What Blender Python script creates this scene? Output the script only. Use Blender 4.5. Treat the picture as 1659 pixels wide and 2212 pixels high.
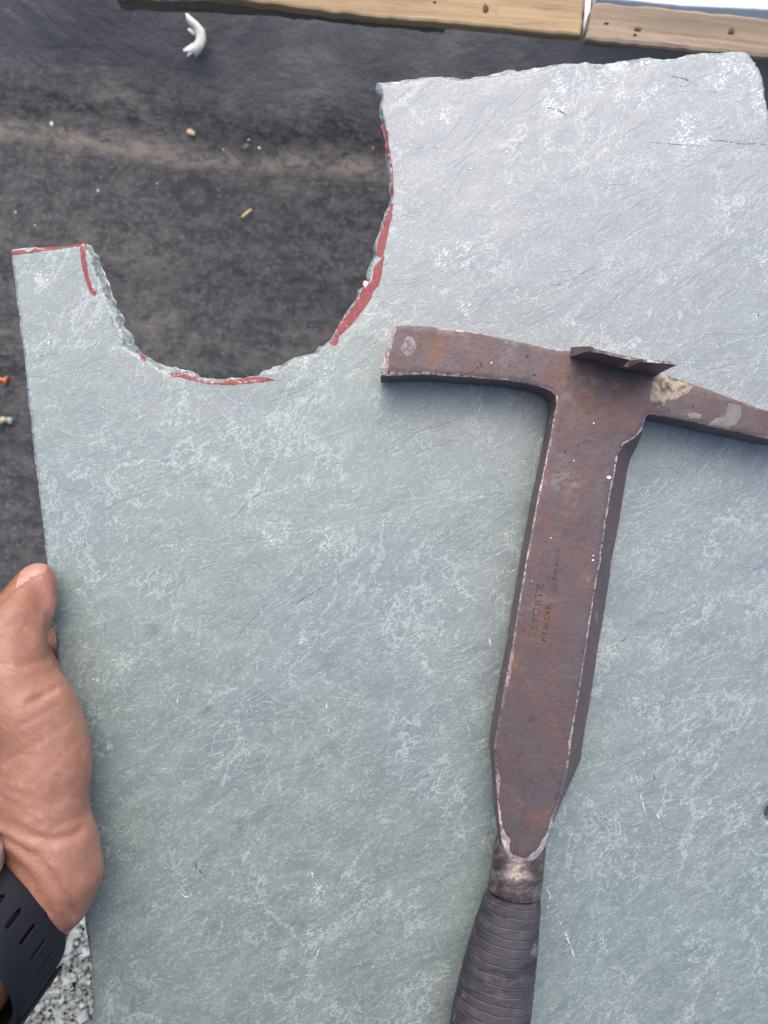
import bpy, bmesh, math, random
import numpy as np
from mathutils import Vector, noise, geometry, Matrix, kdtree

random.seed(7); np.random.seed(7)
for o in list(bpy.data.objects): bpy.data.objects.remove(o)
scene = bpy.context.scene
C = scene.collection

# ------------------------------------------------------------------ camera
H = 0.319                      # camera height over the slate, metres
cam_d = bpy.data.cameras.new('camera'); cam = bpy.data.objects.new('camera', cam_d); C.objects.link(cam)
cam.location = (0, 0, H)
cam_d.sensor_fit = 'VERTICAL'; cam_d.sensor_height = 4.8; cam_d.sensor_width = 3.6; cam_d.lens = 4.15
cam_d.clip_start = 0.01; cam_d.clip_end = 200
cam_d.dof.use_dof = True; cam_d.dof.focus_distance = H - 0.004; cam_d.dof.aperture_fstop = 2.4
scene.camera = cam
# ------------------------------------------------------------------ light
SUN_AZ = math.radians(93)      # direction the light comes from, from +X towards +Y
SUN_EL = math.radians(53)
world = bpy.data.worlds.new("World"); scene.world = world; world.use_nodes = True
wn = world.node_tree.nodes; wl = world.node_tree.links
sky = wn.new('ShaderNodeTexSky'); sky.sky_type = 'NISHITA'; sky.sun_disc = False
sky.sun_elevation = SUN_EL; sky.sun_rotation = math.pi/2 - SUN_AZ
sky.air_density = 1.0; sky.dust_density = 4.0; sky.ozone_density = 1.0
wl.new(sky.outputs[0], wn['Background'].inputs[0]); wn['Background'].inputs[1].default_value = 0.15
sun_d = bpy.data.lights.new('sun', 'SUN'); sun = bpy.data.objects.new('sun', sun_d); C.objects.link(sun)
sun_d.energy = 1.2; sun_d.angle = math.radians(80); sun_d.color = (1.0, 0.95, 0.88)
sd = Vector((math.cos(SUN_EL)*math.cos(SUN_AZ), math.cos(SUN_EL)*math.sin(SUN_AZ), math.sin(SUN_EL)))
sun.rotation_euler = sd.to_track_quat('Z', 'Y').to_euler(); sun.location = sd*2
scene.view_settings.view_transform = 'Standard'; scene.view_settings.look = 'None'
scene.view_settings.exposure = 1.03; scene.view_settings.gamma = 1; scene.view_settings.use_curve_mapping = False
scene.render.engine = 'CYCLES'

# ------------------------------------------------------------------ helpers
K = 6000.0                     # picture units per metre at the slate
def P(x, y, z=0.0):
    s = (H - z)/H/K
    return Vector(((x-829.5)*s, (1106-y)*s, z))
def tag(o, label=None, cat=None, group=None, kind=None):
    if label: o['label'] = label
    if cat: o['category'] = cat
    if group: o['group'] = group
    if kind: o['kind'] = kind
    return o
def mesh_obj(name, verts, faces, mats, parent=None, smooth=True, fmats=None):
    me = bpy.data.meshes.new(name); me.from_pydata([tuple(v) for v in verts], [], faces)
    if not isinstance(mats, (list, tuple)): mats = [mats]
    for m in mats: me.materials.append(m)
    if fmats is not None: me.polygons.foreach_set('material_index', fmats)
    me.polygons.foreach_set('use_smooth', [smooth]*len(me.polygons))
    me.update()
    bm = bmesh.new(); bm.from_mesh(me); bmesh.ops.recalc_face_normals(bm, faces=bm.faces); bm.to_mesh(me); bm.free()
    o = bpy.data.objects.new(name, me); C.objects.link(o)
    if parent: o.parent = parent
    return o
def fbm(x, y, z=0.0, o=4):
    return noise.fractal(Vector((x, y, z)), 0.9, 2.0, o)      # about -1..1
def resample(pts, step, closed=True):
    """pts: list of tuples of equal length, first two are x, y"""
    out = []; n = len(pts)
    for i in range(n if closed else n-1):
        a = np.array(pts[i], float); b = np.array(pts[(i+1) % n], float)
        L = np.hypot(*(b-a)[:2]); k = max(1, int(round(L/step)))
        for j in range(k): out.append(a+(b-a)*j/k)
    if not closed: out.append(np.array(pts[-1], float))
    return out
def inside(poly, x, y):
    """vectorised point in polygon"""
    poly = np.asarray(poly); r = np.zeros(np.shape(x), bool); n = len(poly)
    for i in range(n):
        x1, y1 = poly[i]; x2, y2 = poly[(i+1) % n]
        if y1 == y2: continue
        c = ((y1 > y) != (y2 > y)) & (x < (x2-x1)*(y-y1)/(y2-y1)+x1)
        r ^= c
    return r
def seg_dist(poly, x, y, closed=True):
    poly = np.asarray(poly, float); d = np.full(np.shape(x), 1e9); n = len(poly)
    for i in range(n if closed else n-1):
        a = poly[i]; b = poly[(i+1) % n]; ab = b-a; L = ab.dot(ab)+1e-18
        t = np.clip(((x-a[0])*ab[0]+(y-a[1])*ab[1])/L, 0, 1)
        d = np.minimum(d, np.hypot(x-a[0]-t*ab[0], y-a[1]-t*ab[1]))
    return d
def cdt(outline, pts, holes=()):
    """triangulate outline (Nx2) with extra points; returns verts, tris"""
    V = [Vector((p[0], p[1])) for p in outline]; E = [(i, (i+1) % len(outline)) for i in range(len(outline))]
    F = [list(range(len(outline)))]
    for h in holes:
        s = len(V); V += [Vector((p[0], p[1])) for p in h]; E += [(s+i, s+(i+1) % len(h)) for i in range(len(h))]
    V += [Vector((p[0], p[1])) for p in pts]
    v, e, f, ov, oe, of = geometry.delaunay_2d_cdt(V, E, F, 1, 1e-7)
    tris = [tuple(t) for t in f]
    if holes:
        c = np.array([[sum(v[i][0] for i in t)/3, sum(v[i][1] for i in t)/3] for t in tris])
        keep = np.ones(len(tris), bool)
        for h in holes: keep &= ~inside(h, c[:, 0], c[:, 1])
        tris = [t for t, k in zip(tris, keep) if k]
    return [(p[0], p[1]) for p in v], tris
def grid_points(poly, step, margin, jitter=0.25):
    poly = np.asarray(poly); x0, y0 = poly.min(0); x1, y1 = poly.max(0)
    gx, gy = np.meshgrid(np.arange(x0, x1, step), np.arange(y0, y1, step))
    gx = (gx+np.random.uniform(-jitter, jitter, gx.shape)*step).ravel(); gy = (gy+np.random.uniform(-jitter, jitter, gy.shape)*step).ravel()
    k = inside(poly, gx, gy); gx = gx[k]; gy = gy[k]
    d = seg_dist(poly, gx, gy); k = d > margin
    return np.stack([gx[k], gy[k]], 1), d[k]

# ------------------------------------------------------------------ material helpers
class M:
    def __init__(s, name, rough=0.7, spec=0.4, metal=0.0):
        s.mat = bpy.data.materials.new(name); s.mat.use_nodes = True
        s.t = s.mat.node_tree; s.b = s.t.nodes['Principled BSDF']
        s.b.inputs['Roughness'].default_value = rough; s.b.inputs['Metallic'].default_value = metal
        s.b.inputs['Specular IOR Level'].default_value = spec
        s.co = s.n('ShaderNodeTexCoord').outputs['Object']
    def n(s, ty, **kw):
        nd = s.t.nodes.new(ty)
        for k, v in kw.items(): setattr(nd, k, v)
        return nd
    def put(s, sock, v):
        if isinstance(v, bpy.types.NodeSocket): s.t.links.new(v, sock)
        elif isinstance(v, (tuple, list)) and len(v) == 3 and sock.type == 'RGBA': sock.default_value = (*v, 1)
        else: sock.default_value = v
    def map(s, rot=(0, 0, 0), scale=(1, 1, 1), loc=(0, 0, 0), vec=None):
        m = s.n('ShaderNodeMapping'); s.put(m.inputs['Vector'], vec or s.co); m.inputs['Rotation'].default_value = rot
        k = s.n('ShaderNodeMapping'); s.put(k.inputs['Vector'], m.outputs[0])
        k.inputs['Scale'].default_value = scale; k.inputs['Location'].default_value = loc
        return k.outputs[0]
    def noise(s, scale, detail=4, rough=0.55, dist=0.0, vec=None, lac=2.0):
        m = s.n('ShaderNodeTexNoise'); s.put(m.inputs['Vector'], vec or s.co)
        m.inputs['Scale'].default_value = scale; m.inputs['Detail'].default_value = detail
        m.inputs['Roughness'].default_value = rough; m.inputs['Distortion'].default_value = dist; m.inputs['Lacunarity'].default_value = lac
        return m.outputs['Fac']
    def vor(s, scale, vec=None, feature='F1', out='Distance', rand=1.0):
        m = s.n('ShaderNodeTexVoronoi', feature=feature); s.put(m.inputs['Vector'], vec or s.co)
        m.inputs['Scale'].default_value = scale; m.inputs['Randomness'].default_value = rand
        return m.outputs[out]
    def ramp(s, v, a, b, c=0.0, d=1.0, smooth=True):
        m = s.n('ShaderNodeMapRange', interpolation_type='SMOOTHSTEP' if smooth else 'LINEAR'); s.put(m.inputs[0], v)
        m.inputs[1].default_value = a; m.inputs[2].default_value = b; m.inputs[3].default_value = c; m.inputs[4].default_value = d
        return m.outputs[0]
    def m(s, op, a, b=0.0, c=0.0, clamp=False):
        m = s.n('ShaderNodeMath', operation=op, use_clamp=clamp)
        s.put(m.inputs[0], a); s.put(m.inputs[1], b); s.put(m.inputs[2], c); return m.outputs[0]
    def ridge(s, v, w):
        """1 on the 0.5 contour of a noise, 0 away from it"""
        return s.ramp(s.m('ABSOLUTE', s.m('SUBTRACT', v, 0.5)), 0.0, w, 1.0, 0.0)
    def mix(s, f, a, b, mode='MIX'):
        m = s.n('ShaderNodeMix', data_type='RGBA', blend_type=mode); s.put(m.inputs[0], f)
        s.put(m.inputs[6], a); s.put(m.inputs[7], b); return m.outputs[2]
    def near(s, pts, r0, r1):
        """1 within r0 of any of the points, 0 beyond r1"""
        out = None
        for p in pts:
            d = s.n('ShaderNodeVectorMath', operation='DISTANCE'); s.put(d.inputs[0], s.co); d.inputs[1].default_value = tuple(p[:3])
            k = p[3] if len(p) > 3 else 1.0
            v = s.ramp(d.outputs['Value'], r0*k, r1*k, 1.0, 0.0)
            out = v if out is None else s.m('MAXIMUM', out, v)
        return out
    def color(s, c): s.put(s.b.inputs['Base Color'], c)
    def bump(s, h, dist, strength=1.0, prev=None):
        b = s.n('ShaderNodeBump'); s.put(b.inputs['Height'], h); b.inputs['Distance'].default_value = dist; b.inputs['Strength'].default_value = strength
        if prev: s.put(b.inputs['Normal'], prev)
        s.put(s.b.inputs['Normal'], b.outputs[0]); return b.outputs[0]

# ---- slate
def slate_material(chip=False):
    m = M('slate_chipped_edge' if chip else 'slate', rough=0.42, spec=0.75); m.b.inputs['IOR'].default_value = 1.5 if chip else 1.68
    big = m.noise(11, 3, 0.5)
    st = m.map(rot=(0, 0, math.radians(-33)), scale=(1, 2.3, 1))
    st2 = m.map(rot=(0, 0, math.radians(-14)), scale=(1, 3.0, 1))
    px_ = m.n('ShaderNodeSeparateXYZ'); m.put(px_.inputs[0], m.co)      # base colour turns bluer towards the upper right corner
    blue_mix = m.ramp(m.m('ADD', m.m('ADD', m.m('MULTIPLY', px_.outputs['X'], 0.8), px_.outputs['Y']), m.m('MULTIPLY', big, 0.12)), 0.02, 0.28)
    base = m.mix(blue_mix, m.mix(m.ramp(big, 0.38, 0.62), (0.106, 0.143, 0.137), (0.110, 0.138, 0.142)), (0.122, 0.142, 0.166))
    mid = m.noise(46, 6, 0.62, 0.4, st)
    base = m.mix(m.ramp(mid, 0.3, 0.7), m.mix(0.16, base, (0.06, 0.075, 0.075)), m.mix(0.08, base, (0.28, 0.32, 0.31)))
    # curly pale wisps
    def wisp(scale, dist, width, mscale, lo, hi, vec, k):
        w = m.noise(scale, 2.2, 0.5, dist, vec); msk = m.ramp(m.noise(mscale, 3, 0.6, 0.4, vec), lo, hi)
        return m.m('MULTIPLY', m.m('MULTIPLY', m.ridge(w, width), msk), k)
    wisps = wisp(420, 0.5, 0.050, 230, 0.44, 0.60, st, 0.30)
    wisp2 = wisp(215, 0.5, 0.026, 130, 0.48, 0.60, st, 0.34)
    wisp3 = wisp(95, 0.5, 0.013, 60, 0.50, 0.58, m.map(rot=(0, 0, math.radians(-55)), scale=(1, 1.6, 1)), 0.34)
    fleck = m.ramp(m.noise(700, 2, 0.6, 0.2, st), 0.58, 0.68)
    fleck = m.m('MULTIPLY', m.m('MULTIPLY', fleck, m.ramp(m.noise(120, 2, 0.5), 0.32, 0.55)), 0.45)
    v1 = m.m('MULTIPLY', m.m('MULTIPLY', m.ridge(m.noise(13, 7, 0.70, 0.25, m.map(rot=(0, 0, math.radians(-60)), scale=(1, 1.6, 1))), 0.010), m.ramp(m.noise(23, 2), 0.44, 0.52)), 0.45)
    pale = m.m('MAXIMUM', m.m('MAXIMUM', wisps, wisp2), m.m('MAXIMUM', m.m('MAXIMUM', fleck, wisp3), v1))
    haze_ = m.m('MULTIPLY', m.ramp(m.noise(120, 5, 0.75, 0.2, st), 0.40, 0.72), 0.16)
    col = m.mix(haze_, base, (0.24, 0.29, 0.285))
    col = m.mix(pale, col, (0.42, 0.48, 0.465))
    # dark pin marks and thin cracks
    dk = m.m('MULTIPLY', m.ridge(m.noise(9, 6, 0.66, 0.8, st), 0.0022), m.ramp(m.noise(14, 2, 0.5), 0.52, 0.58))
    col = m.mix(m.m('MULTIPLY', dk, 0.15), col, (0.06, 0.07, 0.07))
    smudge = m.near([P(325, 1362), P(330, 1366), P(520, 1780), P(448, 1535)], 0.0005, 0.0045)
    col = m.mix(m.m('MULTIPLY', smudge, m.ramp(m.noise(300, 3, 0.6, 0, st), 0.35, 0.6, 0.1, 0.60)), col, (0.05, 0.062, 0.05))
    # white bloom and knocks
    wz = m.near([(*P(1590, 165), 1.3), (*P(1545, 150), 1.0), (*P(1560, 195), 0.7), (*P(1410, 208), .9), (*P(1200, 185), 0.8), (*P(1195, 220), 0.9), (*P(1490, 290), 1.2),
                 (*P(1300, 170), 1.0), (*P(1645, 210), 1.3), (*P(1340, 190), .7), (*P(1000, 560), 1.1), (*P(1010, 665), .6), (*P(1235, 688), .5), (*P(690, 790), 0.9), (*P(960, 250), .6),
                 (*P(655, 1385), .3), (*P(590, 1150), .8), (*P(700, 1165), .7), (*P(960, 550), .8), (*P(690, 1930), .7), (*P(680, 2010), .6), (*P(1180, 770), .5), (*P(90, 600), .5)], 0.0015, 0.0100)
    wn_ = m.m('MULTIPLY', m.ramp(m.noise(800, 4, 0.75, 0.1, st), 0.50, 0.58), m.ramp(m.noise(190, 4, 0.7, 0.4), 0.46, 0.56))
    col = m.mix(m.m('MULTIPLY', m.m('MULTIPLY', wz, wn_), 0.48), col, (0.80, 0.84, 0.82))
    sp = m.m('MAXIMUM', m.ramp(m.noise(240, 4, 0.75, 0, st2), 0.715, 0.745), m.ramp(m.noise(420, 3, 0.8, 0, st2), 0.735, 0.765))
    col = m.mix(m.m('MULTIPLY', sp, 0.9), col, (0.80, 0.84, 0.82))
    if chip:
        col = m.mix(m.ramp(m.noise(210, 5, 0.7), 0.40, 0.62), col, (0.34, 0.375, 0.36))
        col = m.mix(m.ramp(m.noise(420, 3, 0.7), 0.60, 0.66, 0, .7), col, (0.75, 0.78, 0.77))
    m.color(col)
    m.put(m.b.inputs['Roughness'], m.ramp(mid, 0.3, 0.7, 0.44, 0.56))
    terr = m.noise(20, 3, 0.55, 0.7, st)
    steps = m.m('ADD', m.ramp(terr, 0.455, 0.462), m.m('ADD', m.ramp(terr, 0.54, 0.546), m.ramp(terr, 0.60, 0.605)))
    rip = m.noise(42, 3, 0.5, 0.6, m.map(rot=(0, 0, math.radians(-38)), scale=(0.8, 1.3, 1)))
    b00 = m.bump(rip, 0.00025, 1.0); b1 = m.bump(steps, 0.00004, 1.0, b00)
    b2 = m.bump(m.m('ADD', m.m('MULTIPLY', wisps, 0.8), m.m('ADD', m.m('MULTIPLY', wisp2, 1.0), m.m('MULTIPLY', mid, 0.5))), 0.00009, 1.0, b1)
    b3 = m.bump(m.noise(900, 4, 0.65, 0, st), 0.00003 if not chip else .00018, 1.0, b2)
    return m.mat
SLATE = slate_material(); SLATE_EDGE = slate_material(True)

def simple(name, c, rough=0.7, spec=0.4, metal=0.0, var=0.12, scale=120, bump=0.0, c2=None, detail=4):
    m = M(name, rough, spec, metal); n = m.noise(scale, detail, 0.6)
    c2 = c2 or tuple(v*(1-2*var) for v in c)
    m.color(m.mix(m.ramp(n, 0.3, 0.7), c2, c))
    if bump: m.bump(n, bump)
    return m.mat
def red_paint():
    m = M('red_marker', 0.5, 0.4)
    n = m.noise(260, 5, 0.7, 0.3)
    c = m.mix(m.ramp(n, 0.3, 0.7), (0.160, 0.020, 0.025), (0.215, 0.030, 0.034))
    c = m.mix(m.ramp(m.noise(620, 5, 0.8), 0.62, 0.68, 0, .8), c, (0.40, 0.28, 0.28))
    c = m.mix(m.ramp(m.noise(900, 4, 0.8), 0.56, 0.62, 0, .65), c, (0.16, 0.15, 0.15)); c = m.mix(m.ramp(m.noise(150, 4, 0.7), 0.5, 0.68, 0, .5), c, (0.11, 0.018, 0.022))
    m.color(c); m.bump(m.noise(700, 3), 0.00006); return m.mat
RED = red_paint()

def steel_material(kind='rusty'):
    m = M('forged_steel_'+kind, 0.5, 0.5, 0.35)
    sk = m.map(rot=(0, 0, math.radians(-9)), scale=(1.6, 0.55, 1))
    n1 = m.noise(38, 6, 0.62, 0.4); n2 = m.noise(160, 6, 0.7); n3 = m.noise(70, 4, 0.6, 0.8, sk)
    base = m.mix(m.ramp(n1, 0.35, 0.66), (0.078, 0.057, 0.060), (0.104, 0.066, 0.064))
    base = m.mix(m.ramp(n3, 0.42, 0.65, 0, 0.8), base, (0.080, 0.070, 0.080))
    # rust bloom, strongest on the head centre and some spots of the shank
    rz = m.near([(*P(1300, 830, .017), 2.0), (*P(1230, 800, .017), 1.0), (*P(1340, 800, .017), 1.2), (*P(1150, 1340, .017), 1.0), (*P(1165, 1770, .017), 0.55), (*P(1200, 1120, .017), .6), (*P(1115, 1430, .017), .5), (*P(930, 760, .017), .8)], 0.001, 0.014)
    rust = m.m('MULTIPLY', m.ramp(m.noise(110, 6, 0.7, 0.3), 0.38, 0.66), m.m('MAXIMUM', rz, 0.16))
    base = m.mix(m.m('MULTIPLY', rust, 0.75), base, (0.155, 0.066, 0.036))
    gr = m.noise(900, 4, 0.8); base = m.mix(m.ramp(gr, 0.50, 0.32, 0, 0.38), base, (0.032, 0.024, 0.026)); base = m.mix(m.ramp(gr, 0.58, 0.74, 0, 0.25), base, (0.24, 0.20, 0.20))
    pit = m.ramp(m.noise(260, 3, 0.75, 0.2), 0.33, 0.27); base = m.mix(m.m('MULTIPLY', pit, 0.75), base, (0.03, 0.02, 0.02))
    # dark blotches and little pale chips
    base = m.mix(m.ramp(n2, 0.30, 0.42, 0.45, 0.0), base, (0.045, 0.035, 0.04))
    dust = m.m('MULTIPLY', m.ramp(m.noise(55, 5, 0.65), 0.52, 0.72), m.ramp(m.noise(420, 4, 0.7), 0.4, 0.62))
    base = m.mix(m.m('MULTIPLY', dust, 0.42), base, (0.26, 0.25, 0.24))
    chips = m.ramp(m.noise(330, 3, 0.75), 0.725, 0.76)
    base = m.mix(chips, base, (0.42, 0.38, 0.37))
    scr = m.map(rot=(0, 0, math.radians(18)), scale=(1, 26, 1))
    base = m.mix(m.m('MULTIPLY', m.ramp(m.noise(60, 4, 0.7, 0.15, scr), 0.62, 0.72), 0.16), base, (0.30, 0.26, 0.28))
    if kind == 'worn':
        bright = m.ramp(m.noise(520, 5, 0.8), 0.42, 0.56)
        zone = m.m('MAXIMUM', m.ramp(m.noise(40, 3, 0.6), 0.42, 0.60, 0.12, 0.8), m.near([P(1133, 1860, .017), P(1090, 1830, .017), P(1178, 1825, .017), P(1078, 1770, .017), P(838, 760, .017)], 0.006, 0.012)); bright = m.m('MAXIMUM', bright, m.m('MULTIPLY', m.near([P(1133, 1860, .017), P(1092, 1835, .017), P(1172, 1835, .017)], 0.005, 0.009), 0.55))
        base = m.mix(m.m('MULTIPLY', bright, zone), base, (0.46, 0.41, 0.42))
    if kind == 'polished':
        rings = m.map(rot=(0, 0, math.radians(-6)), scale=(0.5, 1.6, 1))
        br = m.ramp(m.noise(150, 5, 0.7, 0.1, rings), 0.40, 0.66)
        base = m.mix(m.m('MULTIPLY', br, 0.55), m.mix(0.4, base, (0.05, 0.036, 0.034)), (0.34, 0.30, 0.28))
        base = m.mix(m.ramp(m.noise(210, 5, 0.7), 0.48, 0.60, 0, .8), base, (0.045, 0.036, 0.036))
        m.put(m.b.inputs['Metallic'], 0.6); m.put(m.b.inputs['Roughness'], 0.42)
    if kind == 'side':
        m.put(m.b.inputs['Metallic'], 0.0)
        base = m.mix(m.ramp(n2, 0.35, 0.6, 0.25, 0.0), base, (0.035, 0.026, 0.026))
        base = m.mix(m.ramp(m.noise(120, 5, 0.7), 0.60, 0.68, 0, .6), base, (0.20, 0.19, 0.17))
    m.color(base)
    if kind != 'polished': m.put(m.b.inputs['Roughness'], m.ramp(n2, 0.3, 0.7, 0.42, 0.62))
    b1 = m.bump(n2, 0.00018); m.bump(m.m('ADD', m.noise(500, 4, 0.7), m.m('SUBTRACT', m.m('MULTIPLY', chips, 1.5), m.m('MULTIPLY', pit, 1.2))), 0.00016, 1.0, b1)
    return m.mat
STEEL = steel_material('rusty'); WORN = steel_material('worn'); SIDE = steel_material('side'); POLISH = steel_material('polished')

def leather():
    m = M('stacked_leather', 0.62, 0.35)
    n = m.noise(75, 5, 0.65)
    c = m.mix(m.ramp(n, 0.3, 0.7), (0.026, 0.024, 0.031), (0.052, 0.046, 0.054))
    dt = m.n('ShaderNodeVectorMath', operation='DOT_PRODUCT'); m.put(dt.inputs[0], m.co); dt.inputs[1].default_value = (-0.175/0.0031, -0.984/0.0031, 0.0)
    t = m.m('ADD', dt.outputs['Value'], m.m('MULTIPLY', m.noise(55, 3, 0.6), 0.9)); fr = m.m('FRACT', t)
    edge = m.ramp(m.m('ABSOLUTE', m.m('SUBTRACT', fr, 0.5)), 0.0, 0.11, 1, 0)
    washer = m.noise(1.7, 0, 0.5, 0, None); ax = m.map(rot=(0, 0, math.radians(-12)), scale=(0.12, 1.0, 0.2))
    c = m.mix(m.ramp(m.noise(210, 4, 0.7, 0.1, ax), 0.36, 0.50, 0.7, 0), c, (0.016, 0.015, 0.021))
    c = m.mix(m.m('MULTIPLY', edge, m.ramp(m.noise(90, 5, 0.75), 0.42, 0.64, 0, .6)), c, (0.10, 0.09, 0.092))
    bands = m.m('MULTIPLY', edge, -1.0)
    c = m.mix(m.ramp(m.noise(170, 5, 0.7), 0.50, 0.68, 0, .35), c, (0.10, 0.088, 0.09))
    c = m.mix(m.ramp(m.noise(130, 5, 0.7), 0.60, 0.70, 0, .6), c, (0.17, 0.155, 0.15))
    m.color(c); b = m.bump(bands, 0.00018); m.bump(m.noise(420, 4, 0.7), 0.00015, 1, b); return m.mat
LEATHER = leather()

def membrane():
    m = M('dusty_black_roofing_membrane', 0.62, 0.35)
    st = m.map(rot=(0, 0, math.radians(6)), scale=(0.8, 1.1, 1))
    n1 = m.noise(13, 6, 0.66, 0.3, st); n2 = m.noise(85, 8, 0.78, 0, st); n4 = m.noise(230, 4, 0.8)
    c = m.mix(m.ramp(n2, 0.38, 0.64), (0.021, 0.022, 0.025), (0.066, 0.064, 0.066))
    c = m.mix(m.ramp(n4, 0.52, 0.66, 0, 0.6), c, (0.12, 0.115, 0.11))
    c = m.mix(m.ramp(n4, 0.46, 0.36, 0, 0.5), c, (0.012, 0.012, 0.014))
    # the wall flashing above the fold is smoother and greyer
    sx = m.n('ShaderNodeSeparateXYZ'); m.put(sx.inputs[0], m.co)
    fold = m.m('ADD', sx.outputs['Y'], m.m('ADD', m.m('MULTIPLY', sx.outputs['X'], 0.105), m.m('MULTIPLY', m.noise(9, 4), 0.03)))
    up = m.ramp(fold, 0.285, 0.33)
    c = m.mix(m.m('MULTIPLY', up, 0.86), c, m.mix(m.ramp(n1, 0.35, 0.65), (0.070, 0.067, 0.072), (0.118, 0.112, 0.116)))
    hz_ = m.noise(26, 6, 0.7, 0.3, m.map(rot=(0, 0, math.radians(6)), scale=(0.22, 1.5, 1))); c = m.mix(m.ramp(hz_, 0.44, 0.30, 0, 0.6), c, (0.018, 0.018, 0.022)); c = m.mix(m.ramp(hz_, 0.56, 0.74, 0, 0.4), c, (0.12, 0.112, 0.105))
    c = m.mix(m.m('MULTIPLY', m.ramp(n1, 0.48, 0.72), m.ramp(n2, 0.4, 0.6, 0.3, 1)), c, (0.125, 0.115, 0.105))
    dirt = m.m('MULTIPLY', m.ramp(m.m('ABSOLUTE', m.m('SUBTRACT', fold, 0.266)), 0.002, 0.015, 1, 0), m.ramp(m.noise(75, 6, 0.75, 0.3, st), 0.36, 0.60))
    c = m.mix(m.m('MULTIPLY', dirt, 0.85), c, (0.17, 0.146, 0.122))
    d = m.n('ShaderNodeVectorMath', operation='DISTANCE'); m.put(d.inputs[0], m.co); d.inputs[1].default_value = tuple(P(420, 420, -0.33))
    ring = m.m('MULTIPLY', m.ramp(m.m('ABSOLUTE', m.m('SUBTRACT', m.m('ADD', d.outputs['Value'], m.m('MULTIPLY', n2, 0.008)), 0.016)), 0.001, 0.006, 1, 0), 0.85)
    c = m.mix(ring, c, (0.018, 0.018, 0.022))
    c = m.mix(m.m('MULTIPLY', m.ramp(m.noise(210, 3, 0.8), 0.68, 0.74), 0.55), c, (0.30, 0.29, 0.28))
    m.color(c); b = m.bump(n1, 0.006); m.bump(m.m('MULTIPLY', n2, m.ramp(up, 0, 1, 1, 0.15)), 0.0022, 1, b); return m.mat
MEMBRANE = membrane()

def wood(name, a, b, rotz):
    m = M(name, 0.65, 0.3)
    g = m.map(rot=(0, 0, rotz), scale=(0.05, 1, 1))
    n = m.noise(190, 5, 0.6, 0.6, g); w = m.noise(40, 3, 0.5, 1.0, g)
    c = m.mix(m.ramp(n, 0.35, 0.65), a, b); f = m.noise(520, 5, 0.75, 0.2, g)
    c = m.mix(m.ramp(f, 0.54, 0.66, 0, 0.55), c, tuple(v*0.5 for v in a)); c = m.mix(m.ramp(m.noise(120, 6, .75, .3), .56, .70, 0, .35), c, tuple(v*0.5 for v in a))
    c = m.mix(m.ramp(w, 0.52, 0.64, 0, .5), c, tuple(v*0.62 for v in a))
    c = m.mix(m.ramp(m.noise(30, 4, .6), .5, .7, 0, .35), c, tuple(v*0.75 for v in b))
    m.color(c); m.bump(n, 0.0005); return m.mat
WOOD_Y = wood('fresh_pine', (0.23, 0.155, 0.08), (0.33, 0.235, 0.13), math.radians(5))
WOOD_B = wood('weathered_pine', (0.17, 0.125, 0.085), (0.27, 0.205, 0.145), math.radians(6.5))
WOOD_G = wood('grey_pine', (0.11, 0.085, 0.06), (0.17, 0.135, 0.10), math.radians(5))

def skin():
    m = M('skin', 0.44, 0.5)
    sx = m.n('ShaderNodeSeparateXYZ'); m.put(sx.inputs[0], m.co)
    n = m.noise(60, 5, 0.6); n2 = m.noise(220, 4, 0.65)
    # palm side (towards the slate) is pinker, back of the hand browner
    t = m.m('ADD', sx.outputs['X'], m.m('MULTIPLY', n, 0.018))
    palm = m.ramp(t, -0.126, -0.098)
    c = m.mix(palm, (0.190, 0.082, 0.043), (0.290, 0.140, 0.098))
    c = m.mix(m.ramp(m.noise(95, 3, 0.5), 0.42, 0.66, 0, 0.55), c, (0.235, 0.100, 0.066))
    arm = m.ramp(sx.outputs['Y'], -0.130, -0.155)
    c = m.mix(m.m('MULTIPLY', arm, 0.6), c, (0.22, 0.10, 0.055))
    knu = m.near([(*P(40, 1268, .018), 1.0), (*P(10, 1300, .02), 1.3)], 0.002, 0.009)
    c = m.mix(m.m('MULTIPLY', knu, 0.75), c, (0.22, 0.09, 0.045))
    tip = m.near([(*P(100, 1265, .015), 1.0), (*P(108, 1300, .012), 1.0)], 0.001, 0.009)
    c = m.mix(m.m('MULTIPLY', tip, 0.55), c, (0.40, 0.165, 0.135))
    c = m.mix(m.ramp(n2, 0.3, 0.5, 0.16, 0), c, (0.30, 0.12, 0.08))
    fine = m.noise(700, 3, 0.7); c = m.mix(m.ramp(fine, 0.5, 0.3, 0, 0.22), c, (0.16, 0.06, 0.04))
    c = m.mix(m.ramp(m.noise(130, 5, 0.7, 0.3), 0.52, 0.70, 0, 0.5), c, (0.40, 0.20, 0.15))
    c = m.mix(m.ramp(m.noise(75, 4, 0.6, 0.6), 0.56, 0.70, 0, 0.5), c, (0.20, 0.075, 0.055))
    m.color(c)
    m.put(m.b.inputs['Subsurface Weight'], 0.18); m.b.inputs['Subsurface Radius'].default_value = (1.0, 0.35, 0.2); m.put(m.b.inputs['Subsurface Scale'], 0.0025)
    st = m.map(rot=(0, 0, math.radians(35)), scale=(1, 3.5, 1))
    b0 = m.bump(m.noise(110, 5, 0.65, 0.3, st), 0.00025); b1 = m.bump(m.noise(520, 4, 0.7, 0.1, st), 0.00012, 1.0, b0)
    m.bump(m.vor(1500, feature='DISTANCE_TO_EDGE'), 0.00007, 0.8, b1)
    return m.mat
SKIN = skin()
NAIL = simple('fingernail', (0.36, 0.185, 0.142), 0.32, 0.5, var=0.05, scale=200)
RUBBER = simple('black_rubber', (0.009, 0.010, 0.016), 0.62, 0.25, var=0.1, scale=60, bump=0.0001)
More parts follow.
